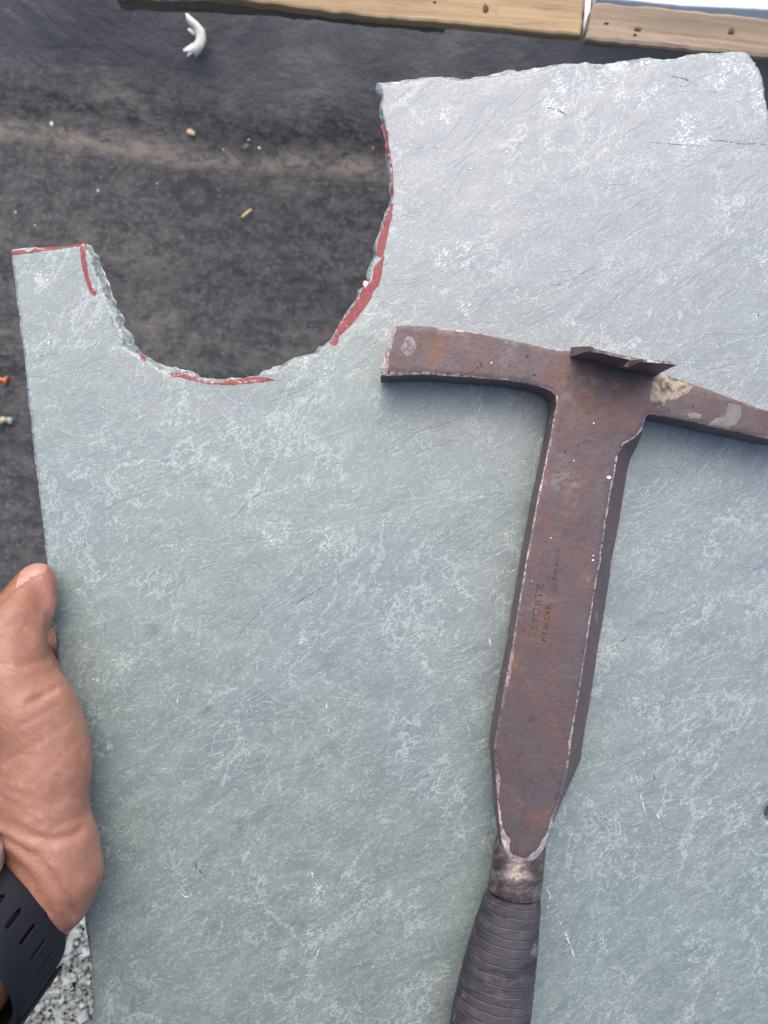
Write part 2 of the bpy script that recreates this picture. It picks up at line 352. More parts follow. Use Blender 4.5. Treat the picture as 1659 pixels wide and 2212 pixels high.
SILVER = simple('brushed_silver', (0.65, 0.66, 0.68), 0.3, 0.5, metal=0.9, var=0.05)
COPPER = simple('copper', (0.50, 0.17, 0.08), 0.45, 0.5, metal=0.5, var=0.15)
WHITE = simple('white_board', (0.80, 0.81, 0.82), 0.6, 0.3, var=0.03)
DARK = simple('dark_recess_board', (0.03, 0.028, 0.028), 0.8, 0.2, var=0.2, scale=30)
CHIP = simple('pale_slate_chip', (0.36, 0.39, 0.38), 0.6, 0.35, var=0.22, scale=160, bump=0.0003, detail=5)
CHIP_D = simple('dark_slate_chip', (0.22, 0.235, 0.23), 0.65, 0.3, var=0.25, scale=200, bump=0.0003)
STRAW = simple('straw', (0.62, 0.44, 0.20), 0.6, 0.3, var=0.1)
TISSUE = simple('off_white_scrap', (0.72, 0.66, 0.56), 0.8, 0.2, var=0.08, c2=(0.66, 0.65, 0.66), scale=45, bump=0.0008)
QUARTZ = simple('white_grit', (0.52, 0.51, 0.48), 0.5, 0.4, var=0.05)

# ------------------------------------------------------------------ roof below
ZR = -0.33
def fold_y(x):                                   # y of the fold line in metres (in plan)
    return 0.272 - 0.105*x + 0.004*math.sin(x*21+1)
def build_membrane():
    xs = np.arange(-1.3, 1.31, 0.012); ys = np.arange(-1.2, 1.2, 0.009)
    V = []; F = []
    for y in ys:
        for x in xs:
            f = fold_y(x); s = y-f
            z = ZR + 0.0025*fbm(x*9, y*9, 3) + 0.0012*fbm(x*30, y*45, 9)
            z += 0.006*math.exp(-((s)/0.012)**2)                     # swollen seam
            if s < 0: z -= 0.004*math.exp(-((s+0.018)/0.012)**2)
            if s > 0: z += min(0.10, s*0.62) + 0.007*fbm(x*7+4, y*5, 5)*min(1, s*20) + 0.006*math.sin((x*0.5+y)*30)*min(1, s*8)*math.exp(-((x+0.1)/0.35)**2)
            g = y - (-0.029+0.105*-x*0.9)
            z += -0.007*math.exp(-((y-(0.075-0.09*x))/0.006)**2) + 0.003*math.exp(-((y-(0.088-0.09*x))/0.007)**2)
            z += 0.005*math.exp(-((y-(-0.10-0.05*x))/0.010)**2)+0.004*math.exp(-((y-(0.17-0.08*x))/0.012)**2)-0.004*math.exp(-((y-(0.02-0.08*x))/0.008)**2)
            V.append((x, y, z))
    nx = len(xs)
    for j in range(len(ys)-1):
        for i in range(nx-1):
            a = j*nx+i; F.append((a, a+1, a+nx+1, a+nx))
    o = mesh_obj('roof', V, F, MEMBRANE); tag(o, 'dusty black roofing membrane lying under the slate with a dirty fold across it', 'roof', kind='structure')
    return o
build_membrane()

def board(name, pts, z_top, thick, mat, label, cat, rough_edge=0.0006, round_=0.0016):
    """a board: plan outline in picture units at its top face"""
    R = resample([(*P(x, y, z_top)[:2],) for x, y in pts], 0.004)
    out = [(p[0]+rough_edge*fbm(p[0]*160, p[1]*160, 1), p[1]+rough_edge*fbm(p[0]*160, p[1]*160, 7)) for p in R]
    n = len(out); c = np.mean(out, 0); V = []
    A = np.array(out); T = np.roll(A, -1, 0)-np.roll(A, 1, 0); N = np.stack([T[:, 1], -T[:, 0]], 1); N /= np.linalg.norm(N, axis=1)[:, None]+1e-9
    area = 0.5*np.sum(A[:, 0]*np.roll(A[:, 1], -1)-np.roll(A[:, 0], -1)*A[:, 1])
    if area < 0: N = -N
    for off, z in ((-round_, z_top), (-round_*0.3, z_top-round_*0.3), (0, z_top-round_), (0, z_top-thick)):
        for i in range(n): V.append((A[i, 0]+N[i, 0]*off, A[i, 1]+N[i, 1]*off, z))
    F = [tuple(range(n)), tuple(range(3*n, 4*n))]
    for k in range(3):
        for i in range(n): F.append((k*n+i, k*n+(i+1) % n, (k+1)*n+(i+1) % n, (k+1)*n+i))
    o = mesh_obj(name, V, F, mat, smooth=False); tag(o, label, cat); return o
b1 = board('wooden_batten', [(380, -22), (690, 22), (829, 38), (1029, 54), (1180, 70), (1256, 75), (1266, -30), (1100, -60), (760, -75), (380, -100)], -0.165, 0.006, WOOD_Y,
           'fresh yellow wooden batten running along the top of the roof edge', 'batten')
b2 = board('wooden_batten', [(1265, 84), (1329, 91), (1479, 106), (1660, 124), (1900, 152), (1908, 62), (1660, 37), (1429, 12), (1290, 1), (1279, 6)], -0.165, 0.006, WOOD_B,
           'weathered brown wooden batten with dark knots at the top right corner', 'batten', 0.0009, 0.0022)
b3 = board('wooden_batten', [(250, -4), (480, 4), (600, 10), (760, 28), (960, 47), (960, -30), (500, -60), (250, -60)], -0.192, 0.012, WOOD_G,
           'greyed thin timber strip hidden beneath the fresh yellow batten', 'batten', 0.0012)
for o in (b1, b2, b3): o['group'] = 'battens along the roof edge'
def disc(name, c, r, h, mat, parent=None, seg=14, squash=1.0, rot=0.0, rough=0.12, dome=0.3):
    V = []; F = []
    for k, (rr, zz) in enumerate(((1, 0), (1, h*0.6), (0.8, h), (0.0, h*(1+dome)))):
        for i in range(seg):
            a = i*2*math.pi/seg; q = 1+rough*noise.noise(Vector((math.cos(a)*2, math.sin(a)*2, c[0]*977)))
            x = rr*r*q*math.cos(a); y = rr*r*squash*q*math.sin(a)
            V.append((c[0]+x*math.cos(rot)-y*math.sin(rot), c[1]+x*math.sin(rot)+y*math.cos(rot), c[2]+zz))
    for k in range(3):
        for i in range(seg): F.append((k*seg+i, k*seg+(i+1) % seg, (k+1)*seg+(i+1) % seg, (k+1)*seg+i))
    return mesh_obj(name, V, F, mat, parent)
KNOT = simple('knot', (0.10, 0.040, 0.018), 0.6, 0.3, var=0.3, scale=400)
KNOTD = simple('dark_knot', (0.05, 0.032, 0.022), 0.7, 0.2, var=0.3, scale=400)
for (x, y, r, sq, par, mt) in ((1049, 18, 6, 1.5, b1, KNOT), (939, 4, 3.5, .5, b1, KNOTD), (1580, 66, 6.5, 1.1, b2, KNOT), (1310, 50, 5, .4, b2, KNOTD), (1378, 62, 8, .6, b2, KNOT), (1372, 75, 4, .6, b2, KNOTD)):
    c = P(x, y, -0.165); disc('knot', (c.x, c.y, c.z+0.0002), r/3914, 0.0003, mt, par, squash=sq, rough=0.5)
board('white_sheet', [(1290, -6), (1400, 4), (1480, 12), (1660, 20), (1950, 48), (1950, -200), (1290, -200)], -0.23, 0.012, WHITE, 'plain white sheet lying beyond the weathered brown batten', 'sheet', 0.0002)
board('steel_strip', [(1258, 80), (1268, 60), (1276, 20), (1282, -40), (1268, -40), (1262, 20)], -0.176, 0.02, simple('grey_metal', (0.33, 0.35, 0.36), 0.4, 0.5, 0.6), 'narrow grey metal strip in the gap between the two battens', 'metal strip', 0.0004, 0.0004)

# ------------------------------------------------------------------ pale slate chips in the lower left
def build_chips():
    V = []; F = []; fm = []
    rnd = random.Random(3)
    for k in range(26000):
        x = rnd.uniform(-0.36, -0.10); y = rnd.uniform(-0.44, -0.22)
        s = rnd.choice((0.0008, 0.0009, 0.0011, 0.0013, 0.0016, 0.0021, 0.0030))*rnd.uniform(.8, 1.3)
        if rnd.random() < 0.008: s = 0.007
        z = ZR+0.004+rnd.uniform(0, 0.008)
        n = rnd.randint(5, 8); rot = Matrix.Rotation(rnd.uniform(0, 6.3), 3, 'Z') @ Matrix.Rotation(rnd.gauss(0, 0.22), 3, 'X') @ Matrix.Rotation(rnd.gauss(0, 0.22), 3, 'Y')
        t = s*rnd.uniform(0.12, 0.3); a0 = len(V); asp = rnd.uniform(0.5, 1)
        angs = sorted(rnd.uniform(0, 6.283) for _ in range(n))
        rr = [rnd.uniform(.75, 1.15) for _ in range(n)]
        for sg in (1, -1):
            for a, r_ in zip(angs, rr):
                k2 = 0.86 if sg > 0 else 1.0
                p = rot @ Vector((s*r_*k2*math.cos(a), s*asp*r_*k2*math.sin(a), sg*t)); V.append((x+p.x, y+p.y, z+p.z))
        F.append(tuple(a0+i for i in range(n))); F.append(tuple(a0+n+i for i in reversed(range(n))))
        for i in range(n): F.append((a0+i, a0+n+i, a0+n+(i+1) % n, a0+(i+1) % n))
        mi = 1 if rnd.random() < 0.10 else 0
        fm += [mi]*(n+2)
    o = mesh_obj('slate_chips', V, F, [CHIP, CHIP_D], smooth=False, fmats=fm)
    tag(o, 'pale grey slate chippings scattered thickly below the wrist', 'chippings', kind='stuff')
build_chips()

# ------------------------------------------------------------------ small litter on the roof
def loft(name, path, radii, mat, parent=None, seg=10, squash=1.0):
    V = []; F = []; n = len(path)
    for i, p in enumerate(path):
        p = Vector(p); d = (Vector(path[min(i+1, n-1)])-Vector(path[max(i-1, 0)])).normalized()
        u = d.cross(Vector((0, 0, 1)))
        if u.length < 1e-4: u = Vector((1, 0, 0))
        u.normalize(); w = u.cross(d)
        for k in range(seg):
            a = k*2*math.pi/seg; q = p+u*radii[i]*math.cos(a)+w*radii[i]*squash*math.sin(a); V.append(q)
    for i in range(n-1):
        for k in range(seg): F.append((i*seg+k, i*seg+(k+1) % seg, (i+1)*seg+(k+1) % seg, (i+1)*seg+k))
    F.append(tuple(range(seg))); F.append(tuple((n-1)*seg+k for k in range(seg)))
    return mesh_obj(name, V, F, mat, parent)
def at_roof(x, y, lift=0.002):
    """picture units -> point lying on the membrane"""
    z = ZR
    for _ in range(4):
        p = P(x, y, z); s = p.y-fold_y(p.x); z = ZR+(min(0.10, s*0.62) if s > 0 else 0)+0.003
    p = P(x, y, z); return Vector((p.x, p.y, z+lift))
# crumpled off-white scrap
def scrap():
    L = [(409, 46, 5), (416, 56, 8), (428, 66, 8), (436, 78, 10), (439, 92, 12), (436, 104, 13), (428, 114, 12), (422, 124, 7)]
    pts = [at_roof(a, b, 0.006) for a, b, c in L]; V = []; F = []; seg = 14
    for i, (p, (a, b, r)) in enumerate(zip(pts, L)):
        d = (pts[min(i+1, len(pts)-1)]-pts[max(i-1, 0)]).normalized(); u = d.cross(Vector((0, 0, 1))).normalized()
        for k in range(seg):
            t = k*2*math.pi/seg; q = 1+0.35*noise.noise(Vector((math.cos(t)*1.7, math.sin(t)*1.7, i*0.9)))
            V.append(p+u*(r/3300*q*math.cos(t))+Vector((0, 0, 1))*(0.004*q*math.sin(t)))
    for i in range(len(pts)-1):
        for k in range(seg): F.append((i*seg+k, i*seg+(k+1) % seg, (i+1)*seg+(k+1) % seg, (i+1)*seg+k))
    F.append(tuple(range(seg))); F.append(tuple((len(pts)-1)*seg+k for k in range(seg)))
    o = mesh_obj('paper_scrap', V, F, TISSUE)
    for path, rr in (([(424, 108), (412, 114), (400, 118)], (9, 7, 3.5)), ([(424, 112), (414, 122), (409, 130)], (8, 5, 3)), ([(426, 82), (418, 76), (410, 72)], (6, 5, 2.5))):
        loft('torn_flap', [at_roof(x, y, 0.006) for x, y in path], [r/3300 for r in rr], TISSUE, o, 10, 0.35)
    tag(o, 'curled off-white scrap of torn paper on the black membrane below the yellow batten', 'scrap')
scrap()
def sliver(name, a, b, w, mat, label, cat, h=0.4):
    p, q = at_roof(*a), at_roof(*b); mid = (p+q)/2+Vector((0, 0, 0.0006))
    o = loft(name, [p, p.lerp(mid, .3), mid, q.lerp(mid, .3), q], [w*.4, w, w, w*.9, w*.5], mat, None, 8, h); tag(o, label, cat); return o
sliver('wood_splinter', (522, 471), (544, 453), 0.0009, STRAW, 'thin straw coloured splinter lying above the notch of the slate', 'splinter')
sliver('wood_splinter', (405, 284), (422, 292), 0.0020, simple('tan_chip', (0.55, 0.40, 0.24), 0.7, .3), 'short tan wood chip lying on the dirty fold of the membrane', 'splinter')
sliver('white_crumb', (113, 265), (114, 275), 0.0012, QUARTZ, 'white upright crumb left on the dirty fold near the left edge', 'crumb')
def pebble(x, y, r, mat, label, cat='crumb', name='white_crumb', sq=0.8):
    c = at_roof(x, y, 0); r = r*0.8; o = disc(name, c, r/3050, r/3050*0.8, mat, None, 10, sq, x*1.3, 0.5); tag(o, label, cat); return o
pebble(211, 412, 4.5, QUARTZ, 'round white crumb on the membrane left of the dark ring stain')
pebble(560, 320, 4.5, QUARTZ, 'white crumb on the fold right of the blue-grey chip')
pebble(537, 302, 3, QUARTZ, 'tiny white crumb just above the fold, above the blue-grey chip')
pebble(482, 323, 3, QUARTZ, 'small pale crumb on the fold between the tan chip and the blue-grey chip')
pebble(339, 396, 2.6, QUARTZ, 'very small white crumb up and left of the dark ring stain')
pebble(33, 458, 3, QUARTZ, 'very small white crumb near the left edge above the slate tab')
pebble(75, 486, 2.5, QUARTZ, 'tiny white crumb just above the slate tab')
pebble(532, 319, 10, simple('blue_grey_chip', (0.09, 0.12, 0.13), .6), 'flat blue-grey stone chip half buried in the dirty fold', 'stone chip', 'stone_chip')
pebble(806, 322, 7, simple('orange_rust', (0.33, 0.12, 0.05), .7), 'orange rusty crumb on the fold beside the notch right edge', 'rust crumb', 'rust_crumb', 0.5)
pebble(5, 908, 11, simple('tan_pebble', (0.38, 0.31, 0.24), .7), 'tan pebble at the left edge below the copper nail', 'pebble', 'pebble')
pebble(21, 908, 10, simple('grey_pebble', (0.30, 0.32, 0.33), .7), 'grey pebble beside the tan pebble at the left edge', 'pebble', 'pebble')
# copper nail
nl = loft('copper_nail', [at_roof(-60, 803, .002), at_roof(-40, 808, .002), at_roof(12, 823, .003), at_roof(17, 824.5, .003)], [0.0004, 0.0016, 0.0017, 0.0017], COPPER, None, 12)
a_, b_ = at_roof(16, 824.2, .003), at_roof(20, 825.2, .003)
loft('nail_head', [a_, a_.lerp(b_, .5), b_], [0.0040, 0.0045, 0.0041], COPPER, nl, 18)
tag(nl, 'copper slating nail lying on the membrane left of the slate', 'nail')
# brushed joint line across the membrane
# ------------------------------------------------------------------ THE SLATE
T_SL = 0.0068
edges_px = [
 # top-left tab and notch
 (20, 537), (48, 533), (75, 531), (110, 531), (128, 527), (145, 528), (165, 523), (185, 521), (190, 530), (204, 549), (206, 569), (215, 584), (227, 609), (232, 634), (245, 661), (255, 684), (265, 704), (279, 724), (279, 734), (295, 754),
 (320, 771), (340, 783), (360, 790), (390, 795), (420, 804), (425, 811), (450, 817), (475, 815), (500, 812), (525, 809), (555, 806), (562, 798), (585, 790), (605, 784), (620, 774), (635, 768), (655, 766), (675, 759), (700, 741), (715, 726), (724, 710), (727, 704), (735, 689),
 (750, 667), (764, 648), (772, 634), (772, 621), (782, 617), (793, 604), (792, 584), (800, 566), (807, 549), (807, 530), (813, 510), (820, 492), (822, 478), (829, 468), (832, 452), (838, 440), (843, 424), (842, 400), (839, 378), (835, 345), (833, 325),
 (833, 300), (829, 283), (826, 262), (818, 240), (819, 222), (823, 205), (815, 196), (812, 180), (814, 170), (829, 170),
 # top edge
 (879, 162), (904, 162), (929, 157), (969, 156), (1000, 159), (1019, 159), (1054, 152), (1099, 140), (1120, 142), (1139, 140), (1159, 132), (1190, 129), (1214, 127), (1229, 131), (1250, 127), (1269, 122), (1290, 126), (1309, 125),
 (1354, 117), (1409, 112), (1440, 114), (1469, 112), (1504, 107), (1530, 102), (1554, 100), (1602, 96), (1614, 100), (1625, 112), (1634, 120), (1643, 138), (1649, 152), (1657, 177), (1666, 230),
 # right and bottom, out of frame
 (1690, 600), (1720, 1200), (1760, 2000), (1790, 2560), (1000, 2590), (226, 2580),
 # left edge
 (212, 2400), (202, 2212), (196, 2105), (189, 2041), (182, 1990), (172, 1900), (152, 1700), (137, 1560), (119, 1400), (114, 1336), (97, 1208), (89, 1128), (80, 1050), (70, 972), (64, 909), (59, 869), (56, 831), (47, 753), (39, 690), (31, 628), (22, 565)]
def on_cut_edge(i): return i < 110
E0 = [(*P(x, y)[:2], 1.0 if k <= 62+8 else (0.75 if k < 107 else 0.15)) for k, (x, y) in enumerate(edges_px)]
# mark the long straight left edge as calm
for k, (x, y) in enumerate(edges_px):
    if k > len(edges_px)-24 or k < 3: E0[k] = (E0[k][0], E0[k][1], 0.04)
    elif y < 760 and 720 < x < 860 and k < 92: E0[k] = (E0[k][0], E0[k][1], 0.42)
RS = resample(E0, 0.0009)
A = np.array([[p[0], p[1]] for p in RS]); CH = np.array([p[2] for p in RS])
T = np.roll(A, -1, 0)-np.roll(A, 1, 0); N = np.stack([T[:, 1], -T[:, 0]], 1); N /= np.linalg.norm(N, axis=1)[:, None]
ar = 0.5*np.sum(A[:, 0]*np.roll(A[:, 1], -1)-np.roll(A[:, 0], -1)*A[:, 1])
if ar < 0: N = -N
jit = np.array([0.0006*fbm(p[0]*110, p[1]*110, 12, 2)+0.00055*fbm(p[0]*230, p[1]*230, 2, 3)+0.0003*fbm(p[0]*700, p[1]*700, 5, 2) for p in A])
OUT = A+N*(jit*(0.25+0.75*CH))[:, None]
hole = [(P(1668, 1758).x+0.0029*math.cos(a)*(1+.04*math.sin(3*a)), P(1668, 1758).y+0.0030*math.sin(a)) for a in np.linspace(0, 2*math.pi, 40, endpoint=False)]
gp1, d1 = grid_points(OUT, 0.0020, 0.0058)
gp2, d2 = grid_points(OUT, 0.0008, 0.00035)
k = d2 < 0.0062; gp2 = gp2[k]
gp = np.concatenate([gp1, gp2]); hc = P(1668, 1758)
gp = gp[np.hypot(gp[:, 0]-hc.x, gp[:, 1]-hc.y) > 0.0036]
SV, ST = cdt(OUT, gp, [hole])
sv = np.array(SV); D = seg_dist(OUT[::2], sv[:, 0], sv[:, 1])
kd = kdtree.KDTree(len(OUT))
for i, p in enumerate(OUT): kd.insert((p[0], p[1], 0), i)
kd.balance()
def base_h(x, y):
    return 0.00055*fbm(x*14, y*14, 1, 3)+0.00012*fbm(x*60, y*90, 4, 3)
def flake(u, v, seed):
    return noise.cell(Vector((u, v, seed)))
def height(x, y, d, c):
    h = base_h(x, y)
    # shell-shaped chips along the cut edge: width varies, floor is faceted
    w = 0.0011+0.0030*max(0, fbm(x*95+3, y*95, 11, 2)+0.12)*c
    if y > 0.150 and x > -0.01: w = 0.0013+0.0052*max(0.0, fbm(x*40, y*90+7, 21, 3)+0.30)
    w *= (0.3+0.7*c) if c > .3 else (0.4 if c > .1 else 0.12)
    if d < w:
        t = 1-d/w; drop = (0.0003+0.0036*c)*(t**1.2)
        fac = 0.7*(noise.voronoi(Vector((x*260, y*260, 3)))[0][0]-0.4)*t
        h -= drop*(1+0.55*fac)+0.0003*max(0, t)*c*(1 if t > .02 else 0)
    h += -0.0006 if d < 1e-6 else 0
    return h
cidx = []
for p in sv:
    _, i, _ = kd.find((p[0], p[1], 0)); cidx.append(CH[i])
D[:len(OUT)] = 0
hz = [height(p[0], p[1], d, c) for p, d, c in zip(sv, D, cidx)]
chipd = np.array([base_h(p[0], p[1]) for p in sv])-np.array(hz)
nv = len(sv); V = [(p[0], p[1], z) for p, z in zip(sv, hz)]
F = list(ST); fm = [1 if np.mean(chipd[list(t)]) > 0.00035 else 0 for t in ST]
# walls: outline -> ragged waist -> bottom
nO = len(OUT); n0 = len(V)
for k, dz in enumerate((-T_SL*0.55, -T_SL)):
    for i, p in enumerate(OUT):
        q = p+N[i]*(CH[i]*0.0006*fbm(p[0]*260, p[1]*260, 13+k, 3) + (0.0002*CH[i] if k == 0 else -0.0003-0.0012*CH[i]))
        V.append((q[0], q[1], min(dz, hz[i]-0.0004 if k == 0 else dz)))
for i in range(nO):
    j = (i+1) % nO
    F.append((i, j, n0+j, n0+i)); F.append((n0+i, n0+j, n0+nO+j, n0+nO+i)); fm += [1, 1]
F.append(tuple(n0+nO+i for i in range(nO))); fm.append(0)
# hole wall
h0 = len(V); hi = [min(range(nO, nO+40+5), key=lambda q: (SV[q][0]-p[0])**2+(SV[q][1]-p[1])**2) for p in hole]
for p in hole: V.append((p[0], p[1], -T_SL+0.0004))
for i in range(40): F.append((hi[i], hi[(i+1) % 40], h0+(i+1) % 40, h0+i)); fm.append(1)
slate = mesh_obj('roofing_slate', V, F, [SLATE, SLATE_EDGE], smooth=True, fmats=fm)
for p in slate.data.polygons:
    if p.material_index == 1: p.use_smooth = False
tag(slate, 'large grey-green slate with a rounded notch hammered out of its top left side', 'roofing slate')
kt = kdtree.KDTree(nv)
for i in range(nv): kt.insert((V[i][0], V[i][1], 0), i)
kt.balance()
def top_z(x, y):
    r = kt.find_n((x, y, 0), 3); w = [1/(q[2]+1e-5) for q in r]
    return sum(V[q[1]][2]*a for q, a in zip(r, w))/sum(w)
def decal(name, pts, mat, label=None, rough=0.00034, lift=0.00012, step=0.0006, freq=420):
    R = resample([tuple(P(x, y)[:2]) for x, y in pts], step)
    out = [(p[0]+rough*fbm(p[0]*freq, p[1]*freq, 1, 3), p[1]+rough*fbm(p[0]*freq, p[1]*freq, 6, 3)) for p in R]
    g, _ = grid_points(np.array(out), 0.0007, 0.0003)
    v, f = cdt(out, g)
    VV = [(x, y, max(top_z(x, y), base_h(x, y)-0.0009)+lift) for x, y in v]
    o = mesh_obj(name, VV, f, mat, slate)
    for p in o.data.polygons: p.use_smooth = True
    if label: o['label'] = label
    return o
decal('marker_line', [(21, 540), (48, 539), (58, 544), (80, 533), (100, 531), (120, 532), (145, 530), (155, 527), (171, 525), (172, 530), (145, 533), (120, 538), (85, 542), (50, 547), (22, 551)], RED, 'red line along the top of the tab')
decal('marker_line', [(173, 524), (184, 522), (185, 560), (192, 598), (198, 620), (203, 628), (209, 626), (206, 634), (203, 641), (194, 630), (185, 608), (176, 575), (173, 550)], RED, 'red stroke ending in a small hook')
decal('marker_line', [(299, 766), (305, 765), (311, 772), (315, 780), (308, 779), (303, 773)], RED, 'tiny red dash')
decal('marker_line', [(359, 804), (385, 804), (415, 810), (428, 819), (450, 825), (470, 823), (500, 819), (550, 813), (565, 814), (594, 820), (565, 826), (500, 831), (450, 830), (415, 821), (370, 811)], RED, 'red stroke under the bottom of the notch')
decal('marker_line', [(710, 740), (720, 724), (730, 700), (736, 689), (748, 682), (752, 671), (765, 658), (770, 645), (777, 640), (782, 625), (790, 617), (796, 614), (803, 607), (806, 588), (810, 575), (822, 562), (827, 552), (831, 553), (826, 572), (824, 590), (818, 617),
                      (808, 626), (803, 640), (796, 656), (780, 675), (768, 692), (752, 708), (734, 726), (728, 744), (722, 746)], RED, 'broad red stroke on the lower right of the notch')
decal('marker_line', [(812, 552), (814, 532), (820, 510), (824, 488), (832, 470), (838, 444), (845, 436), (850, 440), (847, 462), (841, 492), (835, 520), (829, 549), (822, 555)], RED, 'red stroke on the right of the notch')
decal('marker_line', [(823, 268), (829, 266), (834, 270), (837, 300), (843, 330), (849, 362), (850, 395), (848, 421), (843, 420), (845, 398), (843, 372), (838, 345), (834, 318), (830, 292)], RED, 'thin upper red stroke')
PINK = simple('pink_chalk', (0.78, 0.42, 0.45), .7, .3, var=.15, scale=900, bump=.0003)
decal('paint_fleck', [(783, 608), (789, 603), (794, 606), (794, 614), (789, 624), (787, 617), (783, 614)], PINK, 'pale pink crushed spot of paint', lift=0.0003)
# loose surface marks of the slate
SCUFF = simple('white_scuff', (0.60, 0.65, 0.63), .8, .2, var=.25, scale=1100)
CRACK = simple('hairline_crack', (0.05, 0.058, 0.058), .9, .1)
def streak(pts, w, mat, name='scuff'):
    L = [tuple(P(x, y)[:2]) for x, y in pts]; R = resample(L, 0.0004, False); VV = []; FF = []
    n = len(R)
    for i, p in enumerate(R):
        d = R[min(i+1, n-1)]-R[max(i-1, 0)]; d = d/np.linalg.norm(d[:2]); t = i/(n-1)
        ww = w*(math.sin(math.pi*min(1, max(0.02, t)))**0.5)*(0.35+1.0*abs(fbm(p[0]*700, p[1]*700, 3, 2)))
        jx = 0.0002*fbm(p[0]*350, p[1]*350, 9, 2)
        for s in (-1, 1):
            x = p[0]-d[1]*s*ww+jx; y = p[1]+d[0]*s*ww+jx; VV.append((x, y, top_z(x, y)+0.00014))
    for i in range(n-1):
        if fbm(R[i][0]*900, R[i][1]*900, 4, 2) > -0.12: FF.append((2*i, 2*i+1, 2*i+3, 2*i+2))
    return VV, FF
def streaks(name, items, mat):
    VV = []; FF = []
    for pts, w in items:
        v, f = streak(pts, w, mat); s = len(VV); VV += v; FF += [tuple(s+i for i in q) for q in f]
    MARKS.append((VV, FF, mat)); return
MARKS = []
def blob(x, y, r, seed):
    return [(x+r*(1+.4*noise.noise(Vector((math.cos(a), math.sin(a), seed))))*math.cos(a), y+r*.7*(1+.4*noise.noise(Vector((math.cos(a), math.sin(a), seed+3))))*math.sin(a)) for a in np.linspace(0, 6.28, 9)[:-1]]
streaks('scuff_marks', [
  ([(1373, 1673), (1380, 1690)], .0002), ([(1382, 1715), (1390, 1738), (1397, 1762)], .00032), ([(1180, 1914), (1188, 1935), (1186, 1950), (1181, 1966)], .00035), ([(1202, 1972), (1217, 2005), (1232, 2040), (1247, 2085)], .0003),
  ([(96, 690), (104, 725), (106, 755)], .0003), ([(1128, 1197), (1120, 1225), (1112, 1232), (1080, 1238), (1074, 1245), (1079, 1262)], .00022), ([(961, 1322), (956, 1350), (950, 1380), (946, 1408)], .0002),
  ([(706, 1515), (704, 1540)], .0003), ([(708, 1562), (709, 1582)], .0003), ([(1056, 1375), (1061, 1400)], .0005), ([(1010, 1560), (1016, 1595)], .00025), ([(1064, 1580), (1069, 1605)], .00025),
  ([(1162, 335), (1178, 332)], .0003), ([(1010, 365), (1030, 360)], .0003), ([(1235, 336), (1250, 333)], .00035), ([(1200, 280), (1225, 279)], .0003), ([(985, 545), (1040, 575)], .0003),
  ([(400, 1175), (425, 1178)], .0002), ([(598, 1143), (640, 1140)], .0002), ([(655, 1700), (662, 1712)], .0002), ([(395, 1185), (392, 1190)], .0003), ([(1415, 1755), (1425, 1770)], .0006), ([(670, 1880), (685, 1915)], .00045), ([(676, 2080), (690, 2050)], .0004),
  ([(553, 1450), (560, 1425)], .0003), ([(200, 1466), (214, 1470)], .0010), ([(382, 1520), (386, 1500)], .0004), ([(1478, 245), (1510, 262)], .0003), ([(1640, 575), (1659, 555)], .0004), ([(405, 1935), (390, 1918), (398, 1900), (415, 1905)], .00022)], SCUFF)
streaks('hairline_cracks', [
  ([(1437, 160), (1460, 165), (1480, 168), (1510, 186)], .00016), ([(1180, 232), (1205, 236), (1226, 249)], .00018), ([(1525, 302), (1560, 304), (1595, 310), (1659, 312)], .00014), ([(1400, 305), (1440, 310), (1500, 314), (1525, 317)], .00012),
  ([(498, 1392), (540, 1345), (575, 1305), (600, 1287)], .00012), ([(418, 1850), (425, 1875), (440, 1890), (447, 1903)], .00028), ([(612, 1300), (640, 1303), (670, 1285), (695, 1268)], .00014), ([(238, 664), (243, 700), (262, 735), (287, 755)], .00010),
  ([(85, 770), (105, 765), (124, 764)], .00010), ([(1330, 1400), (1346, 1383), (1365, 1368)], .00022), ([(1410, 1672), (1422, 1692)], .0003), ([(1185, 620), (1245, 600), (1290, 570)], .00009), ([(1641, 670), (1637, 690)], .0003), ([(500, 1125), (545, 1075), (590, 1050)], .0001)], CRACK)

ring = [(403+13*math.cos(t), 1925+13*math.sin(t)) for t in np.linspace(0.2, 5.2, 14)]
streaks('', [(ring, .00028)], SCUFF)
bm = bmesh.new(); bm.from_mesh(slate.data)
for VV, FF, mt in MARKS:
    if mt.name not in [q.name for q in slate.data.materials]: slate.data.materials.append(mt)
    mi = [q.name for q in slate.data.materials].index(mt.name)
    vs = [bm.verts.new(v) for v in VV]
    for f in FF:
        try:
            q = bm.faces.new([vs[i] for i in f]); q.material_index = mi; q.smooth = True
            q.normal_update()
            if q.normal.z < 0: q.normal_flip()
        except ValueError: pass
bm.to_mesh(slate.data); bm.free()

# ------------------------------------------------------------------ THE HAMMER
ZT = 0.0175
hammer = bpy.data.objects.new('slater_hammer', None); C.objects.link(hammer)
tag(hammer, 'rusty forged steel slating hammer with a leather grip lying on the slate', 'hammer')
